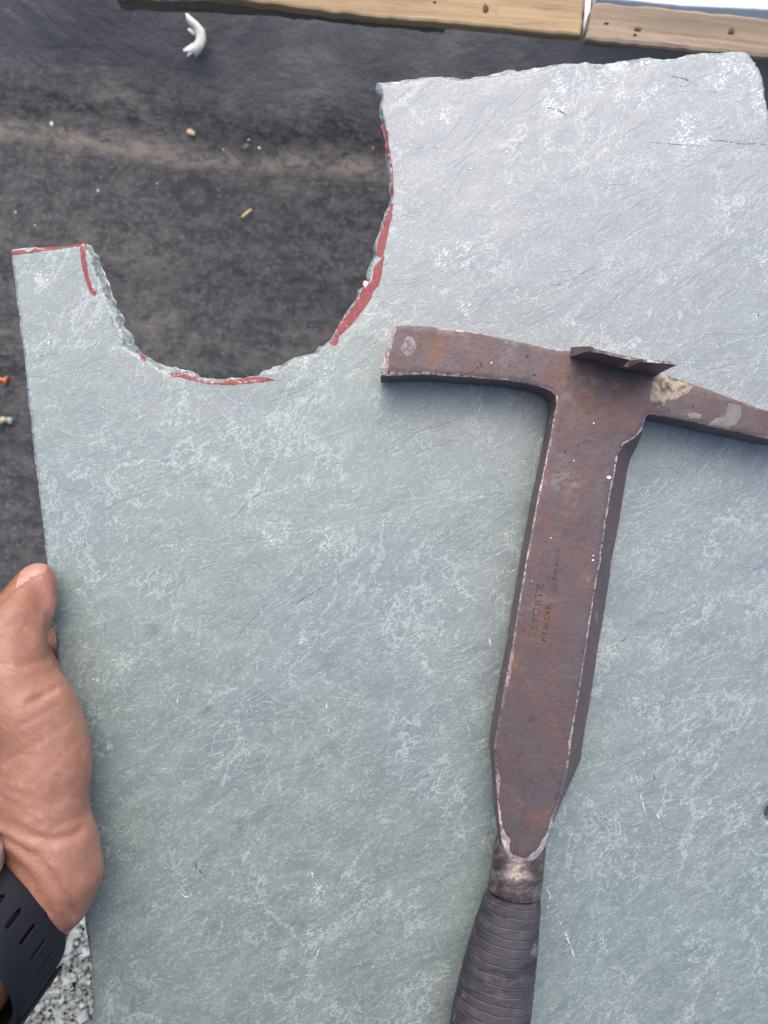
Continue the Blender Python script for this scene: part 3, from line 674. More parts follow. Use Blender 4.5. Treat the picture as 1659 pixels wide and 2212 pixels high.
# (x, y, [bottom x, bottom y, bottom z]) outline of the flat upper face, counted clockwise
HO = [
 (858, 701), (920, 704), (990, 712), (1040, 720), (1075, 728), (1149, 744), (1202, 756), (1237, 757), (1300, 772), (1350, 788), (1412, 806), (1430, 806), (1468, 820), (1521, 838), (1585, 861), (1659, 888), (1760, 930), (1860, 980),
 (1856, 990), (1760, 965), (1700, 955), (1659, 948), (1600, 934), (1548, 924), (1505, 913), (1468, 905), (1430, 898), (1405, 894), (1397, 898), (1391, 914),
 (1388, 929), (1369, 948), (1347, 960), (1337, 978), (1329, 1019), (1319, 1074), (1307, 1144), (1297, 1219), (1291, 1246), (1284, 1285), (1279, 1320), (1269, 1387), (1252, 1495), (1238, 1577), (1231, 1636), (1222, 1694), (1208, 1736), (1196, 1769), (1185, 1806),
 (1180, 1825), (1172, 1843), (1160, 1857), (1148, 1863), (1133, 1867), (1118, 1864), (1103, 1858), (1091, 1840), (1084, 1815), (1080, 1787), (1075, 1735), (1072, 1680), (1069, 1640), (1067, 1617), (1074, 1572), (1088, 1495), (1107, 1394), (1109, 1381), (1124, 1286), (1137, 1211), (1152, 1129), (1160, 1085), (1163, 1070), (1173, 1024), (1187, 956), (1197, 899),
 (1202, 875), (1201, 856), (1192, 846), (1181, 840), (1149, 830), (1096, 821), (990, 813), (910, 808), (831, 811), (822, 812), (826, 790), (834, 755), (847, 715)]
BOT = {  # bottom edge as seen, picture units + height: the bevelled right flank, and the chamfer of the arm's lower side
 30: (1386, 938, .004), 31: (1378, 958, .003), 32: (1361, 990, .002), 33: (1355, 1011, .002), 34: (1350, 1040, .002), 35: (1342, 1094, .002), 36: (1330, 1160, .002), 37: (1319, 1215, .002), 38: (1316, 1246, .002), 39: (1309, 1290, .002), 40: (1304, 1320, .002),
 41: (1291, 1397, .002), 42: (1275, 1505, .002), 43: (1261, 1583, .002), 44: (1253, 1640, .002), 45: (1226, 1703, .003), 46: (1210, 1736, .005), 47: (1196, 1772, .005)}
pts = []
for i, (x, y) in enumerate(HO):
    zt = ZT
    if 16 <= i <= 19: zt = ZT-0.003
    t = P(x, y, zt); zb = 0.0009 if (i < 30 or i > 74) else 0.0035
    if i in BOT: b = P(*BOT[i]); off = b-t; zb = BOT[i][2]
    else: off = Vector((0, 0, 0))
    if i in (16, 17, 18, 19): zb = 0.006
    bev = 0.0007
    if 49 <= i <= 57: bev = 0.0027
    elif 44 <= i <= 48 or 57 < i < 66: bev = 0.0011
    elif i >= 82: bev = 0.0016
    elif 2 < i < 13: bev = 0.0003
    pts.append((t.x, t.y, zt, off.x, off.y, zb, bev))
R = np.array(resample(pts, 0.0007))
A2 = R[:, :2]; T2 = np.roll(A2, -1, 0)-np.roll(A2, 1, 0); N2 = np.stack([T2[:, 1], -T2[:, 0]], 1); N2 /= np.linalg.norm(N2, axis=1)[:, None]+1e-12
if 0.5*np.sum(A2[:, 0]*np.roll(A2[:, 1], -1)-np.roll(A2[:, 0], -1)*A2[:, 1]) < 0: N2 = -N2
for _ in range(2): N2 = (np.roll(N2, 1, 0)+N2*2+np.roll(N2, -1, 0))/4
nick = np.array([0.00010*fbm(p[0]*420, p[1]*420, 3, 3)-0.00035*max(0, fbm(p[0]*150, p[1]*150, 9, 3)-0.45) for p in A2])
A2 = A2+N2*nick[:, None]
bevw = R[:, 6]*(0.8+0.5*np.array([fbm(p[0]*200, p[1]*200, 31, 2) for p in A2]))
inner = A2-N2*bevw[:, None]
# drop inner points that crossed over in tight corners
g, _ = grid_points(inner, 0.0016, 0.0009)
iv, it = cdt(inner, g)
n = len(A2); V = []
def face_z(x, y):
    px = x*K*H/(H-ZT)+829.5
    z = ZT + 0.00012*fbm(x*70, y*70, 2, 3)
    if px > 1640: z -= (px-1640)/220*0.003
    return z
for p in iv: V.append((p[0], p[1], face_z(*p)))
F = list(it); fm = [0]*len(it); b0 = len(V)
for i in range(n): V.append((A2[i, 0], A2[i, 1], R[i, 2]-bevw[i]*0.42))
for i in range(n): V.append((A2[i, 0]+R[i, 3], A2[i, 1]+R[i, 4], R[i, 5]+0.0008))
for i in range(n): V.append((A2[i, 0]+R[i, 3]-N2[i, 0]*0.0008, A2[i, 1]+R[i, 4]-N2[i, 1]*0.0008, R[i, 5]))
for i in range(n):
    j = (i+1) % n
    F.append((i, j, b0+j, b0+i)); fm.append(1)
    F.append((b0+i, b0+j, b0+n+j, b0+n+i)); fm.append(2)
    F.append((b0+n+i, b0+n+j, b0+2*n+j, b0+2*n+i)); fm.append(2)
F.append(tuple(b0+2*n+i for i in range(n))); fm.append(2)
steel = mesh_obj('steel_head_and_shank', V, F, [STEEL, WORN, SIDE], hammer, smooth=False, fmats=fm)
steel['label'] = 'flat forged head and shank in rusty steel'
for p in steel.data.polygons: p.use_smooth = p.material_index == 0

# nail claw: upright plate on the upper edge of the head
def claw():
    base = [(1232, 777), (1270, 782), (1307, 788), (1341, 797), (1375, 806), (1414, 812)]
    top = [(1256, 749, .030), (1285, 743, .038), (1318, 748, .0395), (1351, 755, .040), (1338, 776, .026), (1354, 779, .026), (1367, 760, .040), (1406, 766, .041), (1434, 774, .041), (1460, 788, .0405)]
    B = [P(x, y, ZT-0.001) for x, y in base]
    Bc = resample([(p.x, p.y) for p in B], 0.0008, False); Bn = len(Bc)
    # outline in (s along base, height), s from 0 to 1; the upper profile as fractions
    prof = [(-0.02, 0), (0.0, .004), (0.05, .013), (0.12, .0205), (0.22, .0225), (0.40, .0228), (0.50, .0230), (0.515, .016), (0.525, .0115), (0.59, .0112), (0.615, .0215), (0.64, .0232), (0.75, .0236), (0.88, .0238), (1.0, .0232), (1.0, 0)]
    Pv = resample(prof, 0.02); Pv = []
    for i in range(len(prof)-1):
        a, b = np.array(prof[i]), np.array(prof[i+1]); kk = max(1, int(max(abs(b[0]-a[0])/.03, abs(b[1]-a[1])/.0012)))
        for j in range(kk): Pv.append(a+(b-a)*j/kk)
    Pv.append(np.array(prof[-1]))
    start, end = Vector(B[0]), Vector(B[-1]); d = end-start; d.z = 0
    up = Vector((-d.y, d.x, 0)).normalized()
    m_ = len(Pv); V = []; F = []; fm = []
    def pos(s, h, back):
        p = start+d*s+Vector((0, 0, h)); p.z = ZT-0.001+h
        sag = -0.0012*math.sin(math.pi*min(1, max(0, s)))
        th = 0.0036*(1-0.80*min(1, h/.024))
        return p+up*(sag+(0.0006 if s < .1 else 0)+(th if back else 0)+0.0001*fbm(s*30, h*400, 2))
    for back in (0, 1):
        for q in Pv: V.append(pos(q[0], q[1], back))
    F.append(tuple(range(m_))); fm.append(0); F.append(tuple(range(m_, 2*m_))); fm.append(0)
    for i in range(m_):
        j = (i+1) % m_; F.append((i, j, m_+j, m_+i)); fm.append(1 if (0.10 < Pv[i][0] < 0.50 or Pv[i][0] > 0.64) else 0)
    o = mesh_obj('nail_claw', V, F, [SIDE, WORN], hammer, smooth=False, fmats=fm); o['label'] = 'upright nail claw with a notch'
claw()
def steel_patch(name, pts, mat, lift, rough, zamp, label=None, z0=None, parent=hammer, step=0.0006):
    z0 = ZT if z0 is None else z0
    Rr = resample([tuple(P(x, y, z0)[:2]) for x, y in pts], step)
    out = [(p[0]+rough*fbm(p[0]*420, p[1]*420, 1, 3), p[1]+rough*fbm(p[0]*420, p[1]*420, 6, 3)) for p in Rr]
    g, _ = grid_points(np.array(out), 0.00045, 0.0002); v, f = cdt(out, g)
    dd = seg_dist(np.array(out), np.array(v)[:, 0], np.array(v)[:, 1])
    VV = [(x, y, face_z(x, y)+z0-ZT+lift*min(1, d/0.0006+0.2)+zamp*min(1, d/0.0008)*(0.5+fbm(x*380, y*380, 4, 4))) for (x, y), d in zip(v, dd)]
    o = mesh_obj(name, VV, f, mat, parent)
    if label: o['label'] = label
    return o
def crust():
    m = M('dried_mortar', 0.9, 0.2); n = m.noise(260, 5, 0.7, 0.4)
    c = m.mix(m.ramp(n, 0.34, 0.6), (0.085, 0.066, 0.048), (0.32, 0.265, 0.205)); m.color(c); m.bump(n, 0.0006); return m.mat
steel_patch('dried_mortar', [(1411, 815), (1430, 808), (1448, 814), (1479, 826), (1499, 835), (1489, 847), (1469, 860), (1448, 866), (1435, 877), (1424, 882), (1412, 878), (1405, 863), (1406, 837)], crust(), 0.0002, 0.0004, 0.0005, 'crust of tan dried mortar')
GREYP = simple('grey_paint_smear', (0.150, 0.145, 0.135), .6, .3, var=.15, scale=300)
steel_patch('paint_smear', [(1572, 870), (1600, 876), (1604, 890), (1592, 918), (1570, 922), (1530, 918), (1548, 902), (1568, 902)], GREYP, 0.00008, 0.00035, 0.0, 'grey smear on the pick arm')
steel_patch('paint_smear', [(1484, 893), (1500, 890), (1518, 896), (1512, 904), (1490, 903)], GREYP, 0.00008, 0.0003, 0.0, 'small grey smear near the fork of the head')
WPAINT = simple('white_fleck', (0.8, 0.8, 0.8), .7, .3)
for k, (x, y, r) in enumerate(((1316, 1031, 5), (1283, 914, 2), (1282, 1200, 2), (1281, 1210, 2.5), (1190, 1162, 1.5), (880, 765, 2.2), (1062, 783, 2), (1150, 1255, 1.2), (1240, 995, 1.5))):
    steel_patch('paint_fleck', blob(x, y, r, k*2.2), WPAINT, 0.00012, 0.0001, 0, step=0.0003)
# pale scuffed areas of the poll face
SCUF3 = simple('rubbed_steel', (0.22, 0.19, 0.19), .5, .5, metal=.3, var=.4, scale=700, bump=.0002, c2=(.10, .07, .072))
SCUF2 = simple('bare_steel_scuff', (0.27, 0.24, 0.25), .5, .5, metal=.5, var=.35, scale=900, bump=.0002, c2=(.13, .10, .105))
steel_patch('bare_scuff', [(868, 738), (876, 730), (888, 727), (898, 735), (903, 748), (896, 760), (884, 766), (872, 764), (866, 752)], SCUF3, 0.00006, 0.0009, 0, 'pale rubbed spot on the poll')
steel_patch('bare_scuff', [(851, 706), (857, 703), (852, 725), (845, 750), (840, 778), (836, 808), (827, 810), (832, 775), (840, 742)], SCUF2, 0.00006, 0.0005, 0, 'worn striking edge of the poll')

# round neck between the flat shank and the grip
def ring_loft(name, rings, mat, seg=48, parent=hammer, cap=True, disp=None):
    """rings: (px_left, py_left, px_right, py_right, z centre, half height)"""
    V = []; F = []
    for k, (c, u, w, rx, rz) in enumerate(rings):
        for i in range(seg):
            a = i*2*math.pi/seg; q = 1+(disp(k, a) if disp else 0)
            V.append(c+u*rx*q*math.cos(a)+w*rz*q*math.sin(a))
    n = len(rings)
    for k in range(n-1):
        for i in range(seg): F.append((k*seg+i, k*seg+(i+1) % seg, (k+1)*seg+(i+1) % seg, (k+1)*seg+i))
    if cap: F.append(tuple(range(seg))); F.append(tuple((n-1)*seg+i for i in range(seg)))
    return mesh_obj(name, V, F, mat, parent)
def axis_rings(spec, n):
    """spec: list of (px, py, z, half width m, half height m) along the axis, interpolated to n rings"""
    S = [(*P(x, y, z), rx, rz) for x, y, z, rx, rz in spec]; S = np.array(S)
    L = np.concatenate([[0], np.cumsum(np.linalg.norm(np.diff(S[:, :3], axis=0), axis=1))]); out = []
    for t in np.linspace(0, L[-1], n):
        q = [np.interp(t, L, S[:, j]) for j in range(5)]; out.append(q)
    res = []
    for k, q in enumerate(out):
        a = Vector(out[max(0, k-1)][:3]); b = Vector(out[min(n-1, k+1)][:3]); d = (b-a).normalized()
        u = d.cross(Vector((0, 0, 1))).normalized(); w = u.cross(d).normalized()
        if w.z < 0: w = -w
        res.append((Vector(q[:3]), u, w, q[3], q[4]))
    return res
mm = 0.001
neck = axis_rings([(1131, 1768, .0090, 7.6*mm, 5.2*mm), (1128, 1800, .0092, 8.6*mm, 6.0*mm), (1123, 1835, .0095, 9.0*mm, 6.9*mm), (1119, 1866, .0103, 9.15*mm, 8.0*mm), (1116, 1890, .0108, 9.2*mm, 8.9*mm), (1113, 1915, .0110, 9.2*mm, 9.2*mm), (1110, 1926, .0110, 9.2*mm, 9.2*mm), (1110, 1929, .0110, 8.6*mm, 8.6*mm)], 34)
ring_loft('neck_collar', neck, POLISH, 56, disp=lambda k, a: 0.004*noise.noise(Vector((k*.4, a*2, 1))))['label'] = 'rubbed bright steel collar above the grip'
core = axis_rings([(1111, 1924, .0110, 8.5*mm, 8.5*mm), (1107, 1945, .0111, 8.4*mm, 8.4*mm)], 4)
ring_loft('neck_core', core, DARK, 40)
spec = [(1109.5, 1931, .0112, 9.1*mm, 9.1*mm), (1109, 1936, .0112, 9.6*mm, 9.6*mm), (1104, 1962, .0115, 10.3*mm, 10.0*mm), (1095, 2005, .0120, 11.2*mm, 10.8*mm), (1083, 2070, .0125, 12.3*mm, 11.6*mm), (1071, 2135, .0130, 13.1*mm, 12.1*mm),
        (1060, 2200, .0134, 13.6*mm, 12.4*mm), (1040, 2330, .0134, 13.6*mm, 12.4*mm), (1012, 2480, .014, 13.9*mm, 12.9*mm), (985, 2610, .0145, 14.6*mm, 13.4*mm), (975, 2660, .0145, 14.8*mm, 13.5*mm), (972, 2680, .0145, 13.0*mm, 12*mm)]
NR = 240
grip = axis_rings(spec, NR)
def gdisp(k, a):
    t = k*0.5
    washer = noise.cell(Vector((k//5, 0, 3)))*0.007
    groove = -0.003 if k % 5 == 0 and noise.cell(Vector((k//4, 5, 1))) > .35 else 0
    return washer+groove*(0.6+0.6*noise.noise(Vector((k, a*1.5, 0))))+0.006*noise.noise(Vector((k*.12, math.cos(a)*2, math.sin(a)*2)))
ring_loft('leather_grip', grip, LEATHER, 72, disp=gdisp)['label'] = 'dark stacked leather grip'

# stamped writing
STAMP_R = simple('rust_in_stamp', (0.115, 0.056, 0.040), .8, .2, var=.35, scale=700)
STAMP_D = simple('dark_stamp', (0.045, 0.028, 0.026), .8, .2, var=.5, scale=600, c2=(.10, .062, .058))
def stamp(text, x, y, x2, y2, size, mat, spacing, label):
    cu = bpy.data.curves.new('txt', 'FONT'); cu.body = text; cu.size = 1.0; cu.resolution_u = 2; cu.space_character = spacing
    ob = bpy.data.objects.new('txt', cu); C.objects.link(ob); dg = bpy.context.evaluated_depsgraph_get(); dg.update()
    me = bpy.data.meshes.new_from_object(ob.evaluated_get(dg)); bpy.data.objects.remove(ob)
    co = np.array([v.co[:] for v in me.vertices]); w = co[:, 0].max()
    a = P(x, y, ZT); b = P(x2, y2, ZT); d = (b-a); L = d.length; d.normalize(); up = Vector((-d.y, d.x, 0))
    me.clear_geometry if False else None
    for v, c in zip(me.vertices, co):
        p = a+d*(c[0]/w*L)+up*(c[1]*size); v.co = (p.x, p.y, face_z(p.x, p.y)+0.00010)
    me.materials.clear(); me.materials.append(mat)
    o = bpy.data.objects.new('stamped_lettering', me); C.objects.link(o); o.parent = hammer; o['label'] = label
stamp('STORTZ', 1160, 1362, 1175, 1262, 0.0034, STAMP_R, 1.1, 'rust filled stamped name')
stamp('MADE', 1181, 1388, 1192, 1304, 0.0027, STAMP_R, 1.15, 'rust filled stamped word')
stamp('GERMANY', 1201, 1282, 1213, 1184, 0.0025, STAMP_D, 1.15, 'dark stamped word')

# ------------------------------------------------------------------ THE HAND
def S(x, y, z, r):
    z *= mm; return (P(x, y, z), r/K*(H-z)/H)
def W(x, y, z, r): return (Vector((x, y, z)), r)
chains = [
 # thumb
 [S(83, 1246, 9.5, 33), S(84, 1262, 9.5, 38), S(85, 1290, 9.5, 40), S(70, 1325, 12, 45), S(42, 1362, 16, 58), S(22, 1400, 19, 74), S(16, 1440, 20, 84), S(28, 1490, 20, 96)],
 [S(85, 1290, 9.5, 40), S(52, 1290, 13, 42), S(30, 1335, 17, 58), S(12, 1380, 19, 70)],
 [S(60, 1250, 12, 26), S(45, 1300, 15, 44)],
 # ball of the thumb
 [S(28, 1490, 20, 96), S(58, 1545, 19, 108), S(80, 1600, 18, 108), S(86, 1650, 18, 112), S(82, 1710, 19, 108), S(86, 1770, 20, 102), S(112, 1830, 20, 100), S(124, 1880, 19, 98), S(112, 1925, 18, 90), S(66, 1972, 14, 90), S(10, 2000, 12, 104)],
 [S(40, 1410, 4, 62), S(72, 1455, 3, 56), S(88, 1510, 6, 62)],
 # hand body down to the knuckles, left of the slate
 [S(-30, 2010, 8, 130), S(-10, 1900, 0, 140), S(-30, 1750, -4, 135), S(-60, 1600, -14, 120), S(-70, 1480, -26, 90)],
 [S(-10, 1850, 0, 130), S(-20, 1700, -22, 100), S(-50, 1600, -40, 80)],
 [S(-90, 1900, 6, 120), S(-120, 1700, 2, 110), S(-110, 1540, -6, 90), S(-60, 1450, 10, 70)],
 # forearm
 [S(-20, 1980, 8, 122), W(-.137, -.140, .018, .0225), W(-.146, -.156, .042, .0215), W(-.173, -.194, .10, .027), W(-.225, -.268, .215, .038), W(-.262, -.318, .288, .041)],
 # index finger under the slate
 [S(-70, 1470, -26, 68), S(30, 1425, -24, 60), S(118, 1412, -17.5, 54), S(210, 1400, -16.5, 50), S(300, 1398, -15.5, 44)],
 [S(-70, 1560, -36, 66), S(40, 1530, -33, 60), S(150, 1510, -20, 56), S(250, 1500, -17.5, 52), S(330, 1500, -16, 46)],
 [S(-60, 1650, -40, 62), S(50, 1640, -36, 58), S(155, 1620, -21, 55), S(245, 1610, -17.5, 51), S(315, 1606, -16, 45)],
 [S(-50, 1740, -38, 56), S(50, 1735, -34, 52), S(150, 1720, -20, 48), S(220, 1712, -16.5, 44), S(275, 1706, -15, 39)],
]
def build_hand():
    bm = bmesh.new(); ico = bmesh.new(); bmesh.ops.create_icosphere(ico, subdivisions=3, radius=1.0)
    iv = [v.co.copy() for v in ico.verts]; ifc = [[v.index for v in f.verts] for f in ico.faces]; ico.free()
    V = []; F = []
    for ch in chains:
        for (p, r), (q, s) in zip(ch[:-1], ch[1:]):
            n = max(2, int((q-p).length/(0.16*min(r, s))))
            for k in range(n+1):
                t = k/n; t = t; c = p.lerp(q, t); rr = r+(s-r)*(t*t*(3-2*t)); a0 = len(V)
                for v in iv: V.append(c+v*rr)
                for f in ifc: F.append(tuple(a0+i for i in f))
    me = bpy.data.meshes.new('raw'); me.from_pydata([tuple(v) for v in V], [], F); ob = bpy.data.objects.new('raw', me); C.objects.link(ob)
    rm = ob.modifiers.new('r', 'REMESH'); rm.mode = 'VOXEL'; rm.voxel_size = 0.00115; rm.use_smooth_shade = True
    sm = ob.modifiers.new('s', 'SMOOTH'); sm.factor = 0.5; sm.iterations = 12
    dg = bpy.context.evaluated_depsgraph_get(); dg.update()
    out = bpy.data.meshes.new_from_object(ob.evaluated_get(dg)); bpy.data.objects.remove(ob)
    # second pass closes the grid of the remesh, then finer
    n = len(out.vertices); co = np.empty(n*3); out.vertices.foreach_get('co', co); co = co.reshape(-1, 3)
    no = np.empty(n*3); out.vertex_normals.foreach_get('vector', no); no = no.reshape(-1, 3)
    s = H*K/(H-co[:, 2]); px = co[:, 0]*s+829.5; py = 1106-co[:, 1]*s
    creases = [
      ([(-60, 1790), (0, 1807), (39, 1827), (75, 1853), (103, 1881), (124, 1912), (144, 1946), (160, 1977)], 0.9, 7),
      ([(-20, 1765), (30, 1790), (64, 1808), (116, 1815), (158, 1806), (176, 1790)], 0.75, 9),
      ([(0, 1843), (39, 1874), (60, 1897), (85, 1935), (104, 1970)], 0.6, 7),
      ([(-10, 1745), (40, 1762), (90, 1783)], 0.3, 5), ([(0, 1720), (50, 1745), (90, 1760)], 0.22, 5), ([(0, 1700), (60, 1722)], 0.2, 5),
      ([(60, 1520), (90, 1505), (120, 1488)], 0.6, 6), ([(102, 1330), (103, 1385), (104, 1425)], 0.5, 6), ([(40, 1570), (90, 1545), (130, 1520)], 0.25, 5),
      ([(80, 1318), (96, 1330), (112, 1342)], 0.35, 4), ([(0, 1300), (40, 1262), (82, 1246)], 0.30, 4), ([(-10, 1365), (40, 1345)], 0.25, 4), ([(-20, 1430), (40, 1440), (95, 1425)], 0.35, 8),
      ([(-5, 1812), (40, 1838), (70, 1872)], 0.35, 4), ([(0, 1760), (45, 1782), (80, 1806)], 0.4, 5), ([(0, 1783), (50, 1815), (90, 1850)], 0.35, 4), ([(-5, 1826), (30, 1850), (60, 1885), (78, 1915)], 0.35, 4), ([(0, 1735), (40, 1748), (70, 1765)], 0.3, 4),
      ([(110, 1790), (150, 1775), (185, 1762)], 0.4, 7), ([(20, 1640), (90, 1600), (150, 1560)], 0.2, 6), ([(60, 1700), (120, 1650), (165, 1600)], 0.15, 6), ([(0, 1330), (30, 1318), (50, 1310)], 0.2, 3), ([(0, 1680), (60, 1692), (100, 1700)], 0.12, 5)]
    front = no[:, 2] > -0.15
    disp = np.zeros(n)
    for pl, dep, w in creases:
        d = seg_dist(pl, px, py, False); disp -= dep*mm*0.9*np.exp(-(d/w)**2)*front
        disp += dep*mm*0.30*np.exp(-((d-2.2*w)/(1.3*w))**2)*front
    disp += np.array([0.00022*fbm(c[0]*120, c[1]*120, c[2]*120, 3) for c in co])
    co2 = co+no*disp[:, None]
    out.vertices.foreach_set('co', co2.ravel()); out.materials.clear(); out.materials.append(SKIN)
    out.polygons.foreach_set('use_smooth', [True]*len(out.polygons)); out.update()
    hand = bpy.data.objects.new('person', out); C.objects.link(hand)
    tag(hand, 'bare left hand and wrist gripping the left edge of the slate, thumb on top', 'person')
    # thumbnail: the piece of skin under it, lifted a little
    poly = [(30, 1276), (38, 1240), (58, 1220), (72, 1207), (86, 1205), (98, 1210), (104, 1222), (101, 1236), (94, 1246), (82, 1248), (62, 1256), (48, 1268)]
    msk = inside(poly, px, py) & (no[:, 2] > 0.0)
    idx = {}; VV = []; FF = []
    for p in out.polygons:
        if all(msk[v] for v in p.vertices):
            for v in p.vertices:
                if v not in idx: idx[v] = len(VV); VV.append(co2[v]+no[v]*0.00012)
            FF.append(tuple(idx[v] for v in p.vertices))
    if FF:
        me = bpy.data.meshes.new('thumbnail'); me.from_pydata([tuple(v) for v in VV], [], FF); me.materials.append(NAIL); me.update()
        nb = bpy.data.objects.new('thumbnail', me); C.objects.link(nb); nb.parent = hand
        for p in me.polygons: p.use_smooth = True
    return hand
hand = build_hand()

# ------------------------------------------------------------------ unseen hooded shirt, added out of frame to shade the slate
def build_shade_shirt():
    SH = simple('navy_cotton', (0.030, 0.036, 0.055), .9, .1, var=.1, scale=400, bump=.0004)
    def tube(rings, seg=36, amp=0.006):
        V = []; F = []
        for k, (c, u, w, rx, ry) in enumerate(rings):
            for i in range(seg):
                a = 2*math.pi*i/seg; q = 1+amp*30*0.02*noise.noise(Vector((math.cos(a)*2, math.sin(a)*2, k*.35)))
                V.append(Vector(c)+Vector(u)*rx*q*math.cos(a)+Vector(w)*ry*q*math.sin(a))
        for k in range(len(rings)-1):
            for i in range(seg): F.append((k*seg+i, k*seg+(i+1) % seg, (k+1)*seg+(i+1) % seg, (k+1)*seg+i))
        return V, F
    X = (1, 0, 0)
    tors = [((-.14, -.60, -.30), X, (0, 1, .0), .17, .12), ((-.14, -.56, -.15), X, (0, .99, -.1), .165, .115), ((-.14, -.515, .05), X, (0, .97, -.2), .18, .12), ((-.14, -.46, .22), X, (0, .94, -.34), .205, .125),
            ((-.14, -.39, .40), X, (0, .88, -.48), .215, .12), ((-.14, -.31, .54), X, (0, .80, -.6), .205, .10), ((-.14, -.255, .61), X, (0, .75, -.66), .14, .08), ((-.14, -.225, .64), X, (0, .72, -.7), .08, .065)]
    T = []
    for a, b in zip(tors[:-1], tors[1:]):
        for t in (0, .25, .5, .75): T.append(tuple(tuple(np.array(p)*(1-t)+np.array(q)*t) if isinstance(p, tuple) else p*(1-t)+q*t for p, q in zip(a, b)))
    T.append(tors[-1]); V, F = tube(T)
    d = Vector((-.055, .08, -.24)); pts = [Vector((-.27, -.35, .53)), Vector((-.325, -.345, .46)), Vector((-.335, -.355, .38)), Vector((-.300, -.335, .32)), Vector((-.245, -.285, .245)), Vector((-.200, -.228, .158)), Vector((-.170, -.190, .094))]
    rg = []
    for i, p in enumerate(pts):
        dd = (pts[min(i+1, 6)]-pts[max(i-1, 0)]).normalized(); u = dd.cross(Vector((0, 1, 0))).normalized(); w = u.cross(dd); rr = (.085, .075, .072, .070, .068, .064, .050)[i]; rg.append((p, u, w, rr, rr))
    V2, F2 = tube(rg); n = len(V); V += V2; F += [tuple(n+i for i in f) for f in F2]
    # closed hood shape without a head, added to block sky light
    hc = Vector((-.10, -.185, .70)); n = len(V); rows, cols = 12, 24
    for i in range(rows):
        t = math.pi*(i+0.5)/rows
        for j in range(cols):
            a = 2*math.pi*j/cols; q = 1+0.05*noise.noise(Vector((math.cos(a)*2, math.sin(a)*2, t*2)))
            V.append(hc+Vector((0.105*q*math.sin(t)*math.cos(a), 0.135*q*math.sin(t)*math.sin(a), 0.125*q*math.cos(t))))
    for i in range(rows-1):
        for j in range(cols): F.append((n+i*cols+j, n+i*cols+(j+1) % cols, n+(i+1)*cols+(j+1) % cols, n+(i+1)*cols+j))
    F.append(tuple(n+j for j in range(cols))); F.append(tuple(n+(rows-1)*cols+j for j in range(cols)))
    o = mesh_obj('added_shade_shirt', V, F, SH, hand); return o
build_shade_shirt()

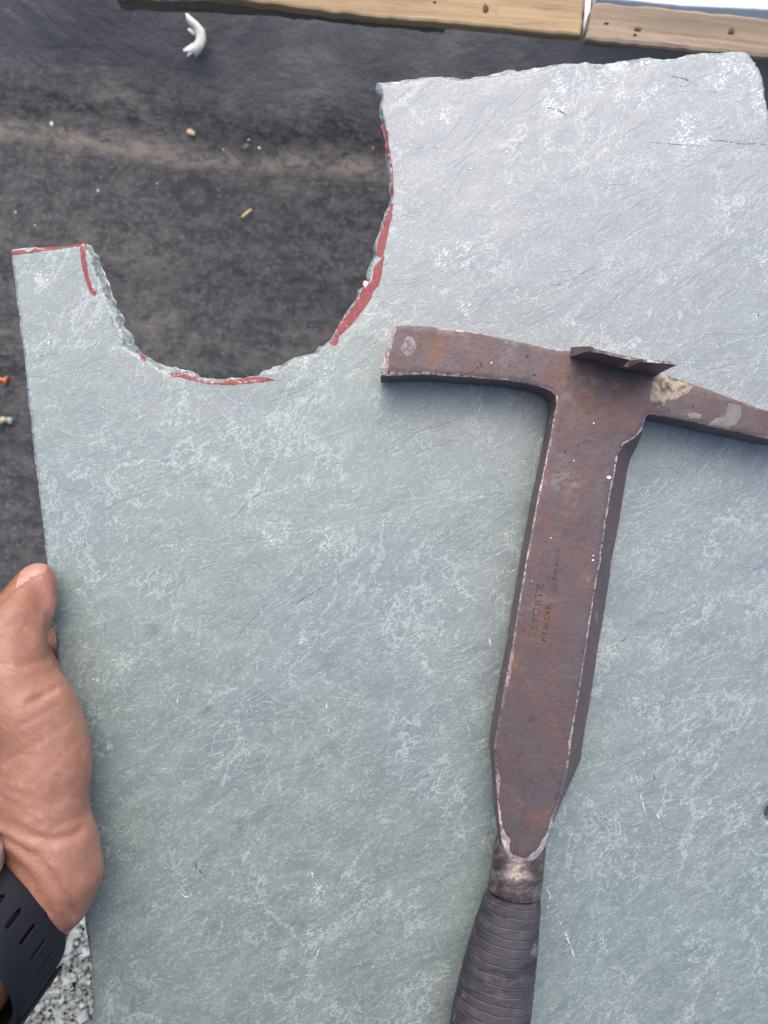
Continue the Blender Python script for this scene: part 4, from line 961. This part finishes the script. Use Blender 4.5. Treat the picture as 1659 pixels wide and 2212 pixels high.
# ------------------------------------------------------------------ watch on the wrist
def build_watch():
    w = bpy.data.objects.new('wrist_watch', None); C.objects.link(w); tag(w, 'black perforated rubber strap of a watch worn on the left wrist', 'watch')
    c = Vector((-0.1381, -0.1442, 0.0223)); w.location = c
    ax = Vector((-0.350, -0.502, 0.790)).normalized()           # towards the elbow
    u = ax.cross(Vector((0, 0, 1))).normalized()             # sideways
    if u.x < 0: u = -u
    v = u.cross(ax).normalized()
    if v.z < 0: v = -v
    RX, RZ, W_, TH = 0.0262, 0.0317, 0.0240, 0.0022
    nu, nw = 520, 90; pos = []
    def pt(i, j, r=0.0):
        a = 2*math.pi*i/nu; t = j/(nw-1)-0.5
        e = 1-0.035*(abs(t)*2)**6
        flare = 1.0+0.02*t
        return u*((RX*flare+r)*e*math.cos(a))+v*((RZ*flare+r)*e*math.sin(a))+ax*(t*W_)
    # slots: real holes through the strap
    def slot(i, j):
        a = 360*i/nu; t = (j/(nw-1)-0.5)*W_
        for ca in (17, 31, 45, 59, 73, 87, 101, -5):
            da = math.radians(a-ca if a-ca < 180 else a-ca-360)*RZ; dt = t+0.001
            if (abs(da)/0.00085)**4+(abs(dt)/0.0036)**4 < 1: return True
        return False
    V = []; F = []
    for i in range(nu):
        for j in range(nw): V.append(pt(i, j)); 
    for i in range(nu):
        for j in range(nw-1):
            if slot(i+.5, j+.5): continue
            F.append((i*nw+j, ((i+1) % nu)*nw+j, ((i+1) % nu)*nw+j+1, i*nw+j+1))
    o = mesh_obj('strap', V, F, RUBBER, w)
    s = o.modifiers.new('t', 'SOLIDIFY'); s.thickness = TH; s.offset = 1
    bv = o.modifiers.new('b', 'BEVEL'); bv.width = 0.0007; bv.segments = 2; bv.limit_method = 'ANGLE'; bv.angle_limit = math.radians(50)
    V = []; F = []
    for i in range(96):
        for t in (-0.5, 0.5):
            a = 2*math.pi*i/96; V.append(u*((RX-0.0004)*math.cos(a))+v*((RZ-0.0004)*math.sin(a))+ax*(t*W_*0.93))
    for i in range(96): F.append((2*i, 2*i+1, (2*i+3) % 192, (2*i+2) % 192))
    mesh_obj('strap_lining', V, F, RUBBER, w)
    # keeper loop round the strap, and the second thickness of strap beneath it
    V = []; F = []
    for i in range(150):
        for j in range(8):
            a = math.radians(-86+i*0.55); t = j/7-0.5
            V.append(u*((RX+0.0024)*math.cos(a))+v*((RZ+0.0024)*math.sin(a))+ax*(t*W_*0.90+0.0002))
    m_ = 150
    for i in range(m_-1):
        for j in range(7): F.append((i*8+j, (i+1)*8+j, (i+1)*8+j+1, i*8+j+1))
    o2 = mesh_obj('strap_tail', V, F, RUBBER, w)
    s = o2.modifiers.new('t', 'SOLIDIFY'); s.thickness = 0.0013; s.offset = 1
    bv = o2.modifiers.new('b', 'BEVEL'); bv.width = 0.0006; bv.segments = 2
    # case
    V = []; F = []; seg = 64; d = (v*0.825-u*0.565).normalized(); e = d.cross(ax).normalized()
    prof = [(0.0, -0.001), (0.0185, -0.001), (0.0200, 0.001), (0.0203, 0.005), (0.0195, 0.0085), (0.0180, 0.0100), (0.0165, 0.0100), (0.0, 0.0102)]
    cc = d*(RZ+0.001) - ax*0.001
    for r, h in prof:
        for i in range(seg):
            a = 2*math.pi*i/seg; V.append(cc+ax*(r*math.cos(a))+e*(r*math.sin(a))+d*h)
    for k in range(len(prof)-1):
        for i in range(seg): F.append((k*seg+i, k*seg+(i+1) % seg, (k+1)*seg+(i+1) % seg, (k+1)*seg+i))
    fm = [1 if k == len(prof)-2 else 0 for k in range(len(prof)-1) for i in range(seg)]
    mesh_obj('watch_case', V, F, [SILVER, RUBBER], w, fmats=fm)
build_watch()
